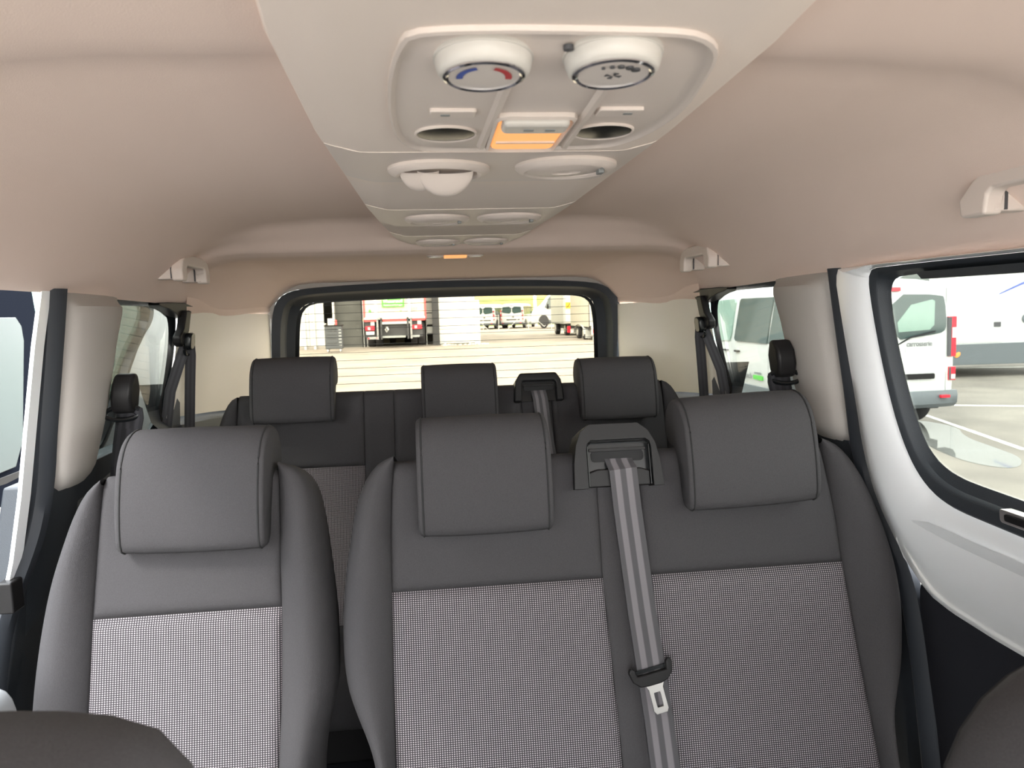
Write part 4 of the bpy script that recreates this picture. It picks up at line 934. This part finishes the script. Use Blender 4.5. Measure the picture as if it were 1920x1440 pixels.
# guard rail and posts at the metal door
gr = thing('guard_rail', 'low galvanised guard rail before the pale sectional door', 'rail', (1.1, WY - .9, gz(WY - .9)))
g1 = gz(WY - .9)
beam('rail', (.42, WY - .95, g1 + .36), (1.92, WY - .88, g1 + .46), 'steel', gr, bevel=.01)
for x in (.46, 1.48, 1.72, 1.88): beam('post', (x, WY - .97, g1 - .05), (x + .06, WY - .88, g1 + .40), 'steel', gr, bevel=.005)
mb = MB(); rnd = random.Random(3)
for _ in range(60):
    x, y = rnd.uniform(.3, 2.3), rnd.uniform(WY - .85, WY - .15); r = rnd.uniform(.02, .06)
    mb.lathe((x, y, gz(y)), (rnd.uniform(-.3, .3), rnd.uniform(-.3, .3), 1), [(r, -.01), (r * .8, r * .5), (r * .3, r * .8)], 6)
o = obj('gravel', mb, 'stone', smooth=False); tag(o, 'pale loose gravel at the foot of the sectional door', 'gravel'); o['kind'] = 'stuff'

# ---- lorry in the bay
TY = 31.0; tz = gz(TY)
tk = thing('refuse_lorry', 'cream lorry rear with red trim standing in the workshop bay', 'lorry', (-1.55, TY, tz))
obj('box_body', MB().box((-2.80, TY, 1.42), (-.30, TY + 6, 3.6)), 'truckb', tk, bevel=.03)
for x in (-2.83, -.34): beam('red_edge', (x, TY - .04, 1.40), (x + .075, TY + .05, 3.6), 'tred', tk)
for x in (-2.33, -.95): beam('body_rib', (x - .05, TY - .05, 1.45), (x + .06, TY + .01, 3.6), 'wht', tk)
beam('rib_line', (-2.25, TY - .03, 1.45), (-2.23, TY + .01, 3.6), 'faint', tk)
sg = obj('green_sign', MB().box((-2.06, TY - .07, 1.94), (-1.15, TY - .02, 2.46)), 'green', tk, smooth=False)
text('sign_lettering', 'Wasserstoff', .19, (-1.605, TY - .072, 2.17), (PI / 2, 0, 0), 'wht', sg, .002, sx=.86)
text('sign_lettering', 'Mobilität mit Hydrogen', .085, (-1.605, TY - .072, 2.02), (PI / 2, 0, 0), 'wht', sg, .002, sx=.95)
text('lorry_number', '107', .20, (-.76, TY - .004, 1.82), (PI / 2, 0, 0), 'greyp', tk, .004)
obj('green_emblem', MB().prism([(-2.56, 1.88), (-2.50, 1.80), (-2.52, 1.74), (-2.60, 1.74), (-2.62, 1.80)], lambda a, b, d: (a, TY - .01 - d, b), 0, .004), 'green', tk, smooth=False)
text('small_mark', 'u', .14, (-1.30, TY - .006, 1.78), (PI / 2, 0, 0), 'green', tk, .003)
for a, b in ((-2.80, -2.30), (-2.06, -1.08), (-.85, -.32)):
    beam('red_bumper_plate', (a, TY - .08, 1.36), (b, TY, 1.45), 'tred', tk); beam('white_bumper_plate', (a, TY - .06, 1.45), (b, TY, 1.53), 'wht', tk)
beam('cross_beam', (-2.15, TY - .1, 1.24), (-.95, TY + .1, 1.34), 'steel', tk)
for x in (-2.27, -2.12, -1.03, -.90): beam('lift_arm', (x - .035, TY - .14, .62), (x + .035, TY + .05, 1.50), 'chassis' if x in (-2.12, -1.03) else 'greyp', tk)
for a, b, z in ((-2.77, -2.40, 1.0), (-.86, -.46, 1.01)):
    t_ = beam('tail_light', (a, TY - .06, z), (b, TY + .1, z + .17), 'taill', tk, bevel=.01); beam('lamp_clear', (a + .10, TY - .065, z + .03), (a + .20, TY - .05, z + .13), 'wht', t_)
    beam('lamp_bracket', (a - .02, TY, .70), (b + .02, TY + .12, 1.36), 'chassis', tk); beam('bracket_plate', (a + .22, TY - .04, 1.20), (a + .38, TY, 1.36), 'steel', tk)
beam('number_plate', (-2.74, TY - .05, .83), (-2.42, TY - .02, .95), 'plate', tk)
for a, b, z in ((-2.68, -2.28, .63), (-2.10, -1.14, .67), (-.92, -.56, .67)): beam('underrun_bar', (a, TY - .08, z), (b, TY, z + .10), 'clad2', tk, bevel=.01)
for a in (-2.68, -2.33): beam('bar_reflector', (a, TY - .085, .65), (a + .06, TY - .07, .71), 'taill', tk)
beam('underframe', (-2.2, TY + .05, .72), (-.95, TY + 5.5, 1.25), 'chassis', tk)
obj('tow_hook', MB().tube([(-1.90, TY - .08, 1.12), (-1.96, TY - .12, 1.02), (-1.90, TY - .14, .92), (-1.84, TY - .12, 1.0), (-1.88, TY - .08, 1.12)], .035, 8), 'clad', tk)
for x in (-2.62, -2.30, -.82, -.50):
    w_ = obj('wheel', MB().lathe((x - .14, TY + 1.3, tz + .50), (1, 0, 0), [(.25, 0), (.47, 0), (.50, .04), (.50, .24), (.47, .28), (.25, .28)], 28), 'tyre', tk)
for x in (-1.9, -1.2): obj('wheel', MB().lathe((x - .14, TY + 4.3, tz + .50), (1, 0, 0), [(.25, 0), (.47, 0), (.50, .04), (.50, .24), (.47, .28), (.25, .28)], 20), 'tyre', tk)

# ---- tool cabinet on castors
ty = 29.0; c0 = gz(ty)
tr = thing('tool_trolley', 'dark grey tool trolley on castors by the open bay', 'trolley', (-3.85, ty, c0))
obj('cabinet', MB().box((-4.14, ty, c0 + .13), (-3.50, ty + .45, c0 + 1.02)), 'toolbox', tr, bevel=.015)
for k_, h in enumerate((.10, .14, .14, .18, .22)):
    z = c0 + .93 - sum((.10, .14, .14, .18, .22)[:k_]) - h
    d = beam('drawer', (-4.10, ty - .012, z + .008), (-3.66, ty + .01, z + h), 'toolbox', tr, bevel=.003); beam('drawer_handle', (-4.06, ty - .025, z + h - .025), (-3.70, ty - .01, z + h - .010), 'chassis', d)
for k_ in range(6): beam('side_hook', (-3.62, ty - .01, c0 + .25 + .12 * k_), (-3.52, ty + .004, c0 + .28 + .12 * k_), 'steel', tr)
beam('top_tray', (-4.16, ty - .02, c0 + 1.0), (-3.48, ty + .47, c0 + 1.05), 'black', tr, bevel=.005)
for x in (-4.06, -3.58):
    for y in (ty + .05, ty + .38): obj('castor', MB().lathe((x - .02, y, c0 + .06), (1, 0, 0), [(.02, 0), (.06, 0), (.06, .04), (.02, .04)], 14), 'hub', tr)
o = beam('box', (-4.02, ty + .08, c0 + 1.05), (-3.78, ty + .3, c0 + 1.30), 'wht', None, bevel=.005); tag(o, 'white carton standing on the tool trolley', 'box')
o = beam('spray_can', (-3.74, ty + .08, c0 + 1.05), (-3.68, ty + .14, c0 + 1.24), 'tred', None, bevel=.01); tag(o, 'small red can on the tool trolley', 'can')
o = obj('cloth', MB().loft([[(-4.16 + .05 * i, ty + .02 + .12 * j, c0 + 1.055 + .03 * ((i * 7 + j * 5) % 3)) for j in range(3)] for i in range(3)] ), 'stone', None); tag(o, 'pale rag beside the carton on the tool trolley', 'cloth')
o = obj('bucket', MB().lathe((-3.42, WY + 1.2, g0 + .02), (0, 0, 1), [(.12, 0), (.16, .34), (.15, .34), (.11, .02)], 18), 'tred'); tag(o, 'small red bucket inside the dark workshop bay', 'bucket')

# ---- box lorry, trailer, cab truck, lamp post, fence, bank
by = 38.0; b0_ = gz(by)
bx = thing('box_lorry', 'pale box lorry with a striped yellow hazard plate on its rear', 'lorry', (6.7, by, b0_))
obj('box_body', MB().box((6.75, by, b0_ + .62), (8.8, by + 4, 3.9)), 'clad', bx, bevel=.02)
beam('door_seam', (7.60, by - .006, b0_ + .65), (7.62, by, 3.9), 'greyp', bx)
beam('corner_strip', (6.86, by - .03, b0_ + .66), (7.12, by, 3.9), 'wht', bx)
hz = beam('hazard_plate', (6.88, by - .06, 1.68), (7.14, by - .03, 1.99), 'yellow', bx)
for k_ in range(3): obj('black_stripe', MB().prism([(6.90 + .07 * k_, 1.70 + .08 * k_), (6.94 + .07 * k_, 1.70 + .08 * k_), (7.04 + .04 * k_, 1.80 + .08 * k_), (7.0 + .04 * k_, 1.82 + .07 * k_)], lambda a, b, d: (a, by - .061 - d, b), 0, .004), 'ink', hz, smooth=False)
beam('tail_light', (6.93, by - .1, b0_ + .16), (7.10, by, b0_ + .50), 'taill', bx, bevel=.01)
beam('underframe', (7.0, by + .2, b0_ + .35), (8.6, by + 3.8, b0_ + .62), 'chassis', bx)
for x, y in ((6.80, by + 2.8), (6.95, by + .7), (8.3, by + 2.8), (8.3, by + .7)):
    w_ = obj('wheel', MB().lathe((x, y, b0_ + .36), (1, 0, 0), [(.2, 0), (.33, 0), (.36, .03), (.36, .20), (.33, .24), (.2, .24)], 22), 'tyre', bx); obj('wheel_hub', MB().lathe((x - .01, y, b0_ + .36), (-1, 0, 0), [(.2, -.03), (.18, 0), (.001, .0)], 16), 'hub', w_)
py = 31.5; p0_ = gz(py)
tl_ = thing('box_trailer', 'white box trailer with twin small wheels at the right of the rear window', 'trailer', (7, py, p0_))
obj('box_body', MB().box((6.74, py, p0_ + .62), (8.9, py + 4.2, 3.3)), 'clad', tl_, bevel=.02)
obj('side_board', MB().loft([[(6.70, py + 4.2 * (1 - t), z) for z in (p0_ + .58, 3.3)] for t in (0, .25, .5, .75, 1)]), 'truckb', tl_)
beam('side_seam', (6.80, py - .02, p0_ + .6), (6.83, py + .01, 3.3), 'greyp', tl_)
beam('tail_light', (6.86, py - .06, p0_ + .30), (7.18, py + .02, p0_ + .48), 'taill', tl_, bevel=.01)
beam('rear_beam', (6.80, py - .04, p0_ + .24), (8.8, py + .1, p0_ + .62), 'clad', tl_)
beam('ramp_sheet', (6.84, py - .06, p0_ - .02), (7.4, py - .02, p0_ + .20), 'clad2', tl_)
for y in (py + 1.3, py + 2.7):
    for x in (6.72, 8.5):
        w_ = obj('wheel', MB().lathe((x, y, p0_ + .31), (1, 0, 0), [(.15, 0), (.29, 0), (.31, .03), (.31, .15), (.29, .18), (.15, .18)], 22), 'tyre', tl_); obj('wheel_hub', MB().lathe((x, y, p0_ + .31), (-1, 0, 0), [(.18, -.03), (.16, .01), (.001, .02)], 16), 'hub', w_)
obj('mudguard', MB().loft([[(x, py + 2.0 + 1.25 * math.cos(a), p0_ + .25 + .42 * math.sin(a)) for x in (6.64, 6.90)] for a in [PI * q / 10 for q in range(11)]]), 'steel', tl_)
beam('mud_flap', (6.66, py + .62, p0_ + .08), (6.90, py + .65, p0_ + .40), 'steel', tl_)
hz = beam('hazard_plate', (7.15, py - .04, 2.02), (7.42, py, 2.3), 'yellow', tl_)
cabt = make_van('cab_truck', 'tall white lorry cab with its nose to the left of the box lorry', 'lorry', (12.2, 55, gz(55)), math.radians(80), scl=(1.1, .95, 1.36))
lp = thing('lamp_post', 'thin white lamp post beyond the parked vans', 'lamp post', (8.95, 64, gz(64)))
obj('pole', MB().tube([(8.95, 64, gz(64) - .2), (8.95, 64, 9)], [.16, .09], 12), 'wht', lp); beam('lamp_head', (8.75, 63.2, 8.9), (9.15, 64.1, 9.05), 'steel', lp)
fn = thing('wire_fence', 'low fence of thin white rails before the distant vans', 'fence', (5.6, 52, gz(52)))
f0 = gz(52)
for x in (3.55, 4.65, 6.75, 8.4):
    obj('fence_post', MB().tube([(x, 52, f0 - .1), (x, 52, f0 + 1.15)], .025, 6), 'clad', fn)
for a, b in (((3.0, 1.0), (4.0, 0)), ((5.2, 0), (6.35, 1.15)), ((6.9, 1.1), (7.9, .2))):
    obj('fence_brace', MB().tube([(a[0], 52, f0 + a[1]), (b[0], 52, f0 + b[1])], .025, 6), 'clad', fn)
mb = MB(); mb.loft([[(x, 70 + 1.0 * k_, gz(60) + [0, 2.0, 2.9][k_ // 4] * 0 + .0 + .34 * k_) for x in (-40, 0, 20, 60, 140)] for k_ in range(9)]); o = struct(obj('grass_bank', mb, 'grass'))
mb = MB(); mb.loft([[(x, 78 + 1.0 * k_, gz(60) + 2.72 + .30 * k_) for x in (-40, 0, 20, 60, 140)] for k_ in range(5)]); struct(obj('bank_dry_strip', mb, 'grass2'))
mb = MB(); mb.loft([[(x, 82 + 4.0 * k_, gz(60) + 3.92 + .9 * k_) for x in (-60, 0, 20, 80, 160)] for k_ in range(9)]); struct(obj('bank_top', mb, 'grass3'))

# ---- long workshop wing on the left
wg = thing('workshop_wing', 'pale grey panelled building wall seen through the left windows', 'building', (-6.3, 8, 0))
for k_ in range(22):
    y = -6 + 1.1 * k_; beam('wall_panel', (-6.5, y, .05), (-6.32 + (.02 if k_ % 2 else 0), y + 1.085, 5.2), ('clad2', 'clad', 'cladc')[k_ % 3 if y < 8 else 2], wg)
beam('wing_plinth', (-6.52, -6, -.2), (-6.28, 18.2, .08), 'concrete', wg)
for y0 in (5.2, 8.2, 11.0):
    wn = beam('window', (-6.34, y0, 1.3), (-6.26, y0 + 2.4, 3.4), 'steel', wg)
    for a in range(2):
        for b in range(3): beam('pane', (-6.27, y0 + .06 + 1.18 * a, 1.36 + .68 * b), (-6.25, y0 + 1.16 + 1.18 * a, 1.98 + .68 * b), 'teal', wn)

# ---- motorhome and building to the right
mh = thing('motorhome', 'white motorhome with a blue curved stripe and grey skirt', 'motorhome', (0, 0, 0))
def ms(a, b, d): return (a, -d, b)
obj('body', MB().prism([(-2.2, .68), (2.35, .68), (2.62, .80), (2.75, 1.2), (2.75, 1.25), (4.4, 1.25), (4.6, 1.8), (4.3, 2.9), (-2.2, 2.9)], ms, -2.2, 0), 'vanw', mh, bevel=.03)
obj('skirt', MB().prism([(-2.2, .30), (1.8, .30), (2.15, .45), (2.45, .70), (2.5, .74), (-2.2, .70)], ms, -2.1, .02), 'skirt', mh, bevel=.01)
hp = obj('hatch_rim', MB().prism(rrect(.22, 1.26, .75, 1.50, .09), ms, -.01, .014), 'faint', mh, bevel=.003)
obj('hatch_door', MB().prism(rrect(.245, 1.235, .775, 1.475, .08), ms, -.01, .022), 'vanw', hp, bevel=.004)
obj('hatch_lock', MB().prism(rrect(1.02, 1.16, 1.06, 1.16, .01), ms, .0, .03), 'ink', hp)
fc = obj('filler_cap', MB().lathe((1.70, 0, 1.21), (0, -1, 0), [(.10, 0), (.10, .02), (.07, .03), (.001, .032)], 24), 'skirt', mh)
text('cap_mark', '+', .09, (1.70, -.036, 1.21), (PI / 2, 0, 0), 'wht', fc, .002)
arcp = []
for q in range(15):
    t = q / 14; arcp.append((1.12 + 1.9 * t, 1.72 + .62 * math.sin(t * PI / 2.3), .012 + .05 * math.sin(PI * min(1, t * .8 + .05))))
obj('blue_stripe', MB().loft([[(x, -.004, z - w_ / 2), (x, -.004, z + w_ / 2)] for x, z, w_ in arcp]), 'bluest', mh)
obj('marker_lamp', MB().lathe((.30, -.02, .51), (0, -1, 0), [(.045, 0), (.04, .012), (.001, .016)], 16, sx=1.6), 'amberl', mh)
wl = obj('wheel', MB().lathe((2.35, .25, .33), (0, -1, 0), [(.2, 0), (.33, 0), (.34, .03), (.34, .2), (.32, .23), (.2, .23)], 28), 'tyre', mh); obj('wheel_hub', MB().lathe((2.35, .25, .33), (0, -1, 0), [(.2, .18), (.17, .22), (.05, .2), (.001, .23)], 20), 'hub', wl)
obj('wheel', MB().lathe((-1.4, .25, .33), (0, -1, 0), [(.2, 0), (.33, 0), (.34, .03), (.34, .2), (.32, .23), (.2, .23)], 28), 'tyre', mh)
obj('wheel_arch', MB().prism([(2.35 + .46 * math.cos(q * PI / 12), .33 + .46 * math.sin(q * PI / 12)) for q in range(13)], ms, -.4, .024), 'chassis', mh)
wr_ = obj('side_window', MB().prism(rrect(-1.1, -.32, 1.98, 2.55, .06), ms, 0, .03), 'pane', mh, bevel=.006)
mh.location = (10.28, 14.05, -.05); mh.rotation_euler = (0, 0, math.radians(-6.1))

ob = thing('office_building', 'building with pale columns and green glazing behind the parked van', 'building', (15, 34, 0))
beam('facade', (12, 36, 0), (34, 37, 9), 'brown', ob)
for k_ in range(10): beam('column', (12.3 + 1.7 * k_, 35.4, 0), (12.75 + 1.7 * k_, 36, 9), 'wht', ob)
for k_ in range(10):
    w_ = beam('window', (12.8 + 1.7 * k_, 35.7, .6), (13.95 + 1.7 * k_, 36.0, 7), 'chassis', ob)
    beam('pane', (12.88 + 1.7 * k_, 35.66, .7), (13.4 + 1.7 * k_, 35.72, 6.9), 'teal', w_)
    if k_ % 3 != 1: beam('pane', (13.46 + 1.7 * k_, 35.66, .7), (13.87 + 1.7 * k_, 35.72, 6.9), 'teal', w_)

# ---- puddle and painted lines
pd = smooth_poly([Vector((x, y, 0)) for x, y in [(6.54, 9.6), (6.0, 8.8), (5.62, 8.1), (5.38, 7.34), (5.30, 6.78), (5.50, 6.45), (5.95, 6.9), (6.1, 7.47), (6.25, 8.15), (6.7, 8.86)]], 2)
o = obj('puddle', MB().prism([(p.x, p.y) for p in pd], lambda a, b, d: (a, b, gz(b) + d), -.01, .004), 'puddle', smooth=False); tag(o, 'shallow grey puddle on the asphalt right of the van', 'puddle')
def line(lbl, a, b, wd):
    a, b = Vector(a), Vector(b); n_ = (b - a).normalized().orthogonal(); n_ = Vector((-(b - a).y, (b - a).x)).normalized() * wd / 2
    q = [a - n_, b - n_, b + n_, a + n_]
    o = obj('parking_line', MB().prism([(p.x, p.y) for p in q], lambda c, d, e: (c, d, gz(d) + e), -.005, .004), 'line', smooth=False); tag(o, lbl, 'road marking')
line('white parking line on the asphalt below the motorhome', (11.0, 15.9), (15.6, 14.9), .14)
line('pale parking line crossing the asphalt behind the van bumper', (6.9, 11.1), (11.5, 9.0), .10)
line('worn pale line running past the puddle', (7.0, 10.05), (6.3, 7.3), .08)
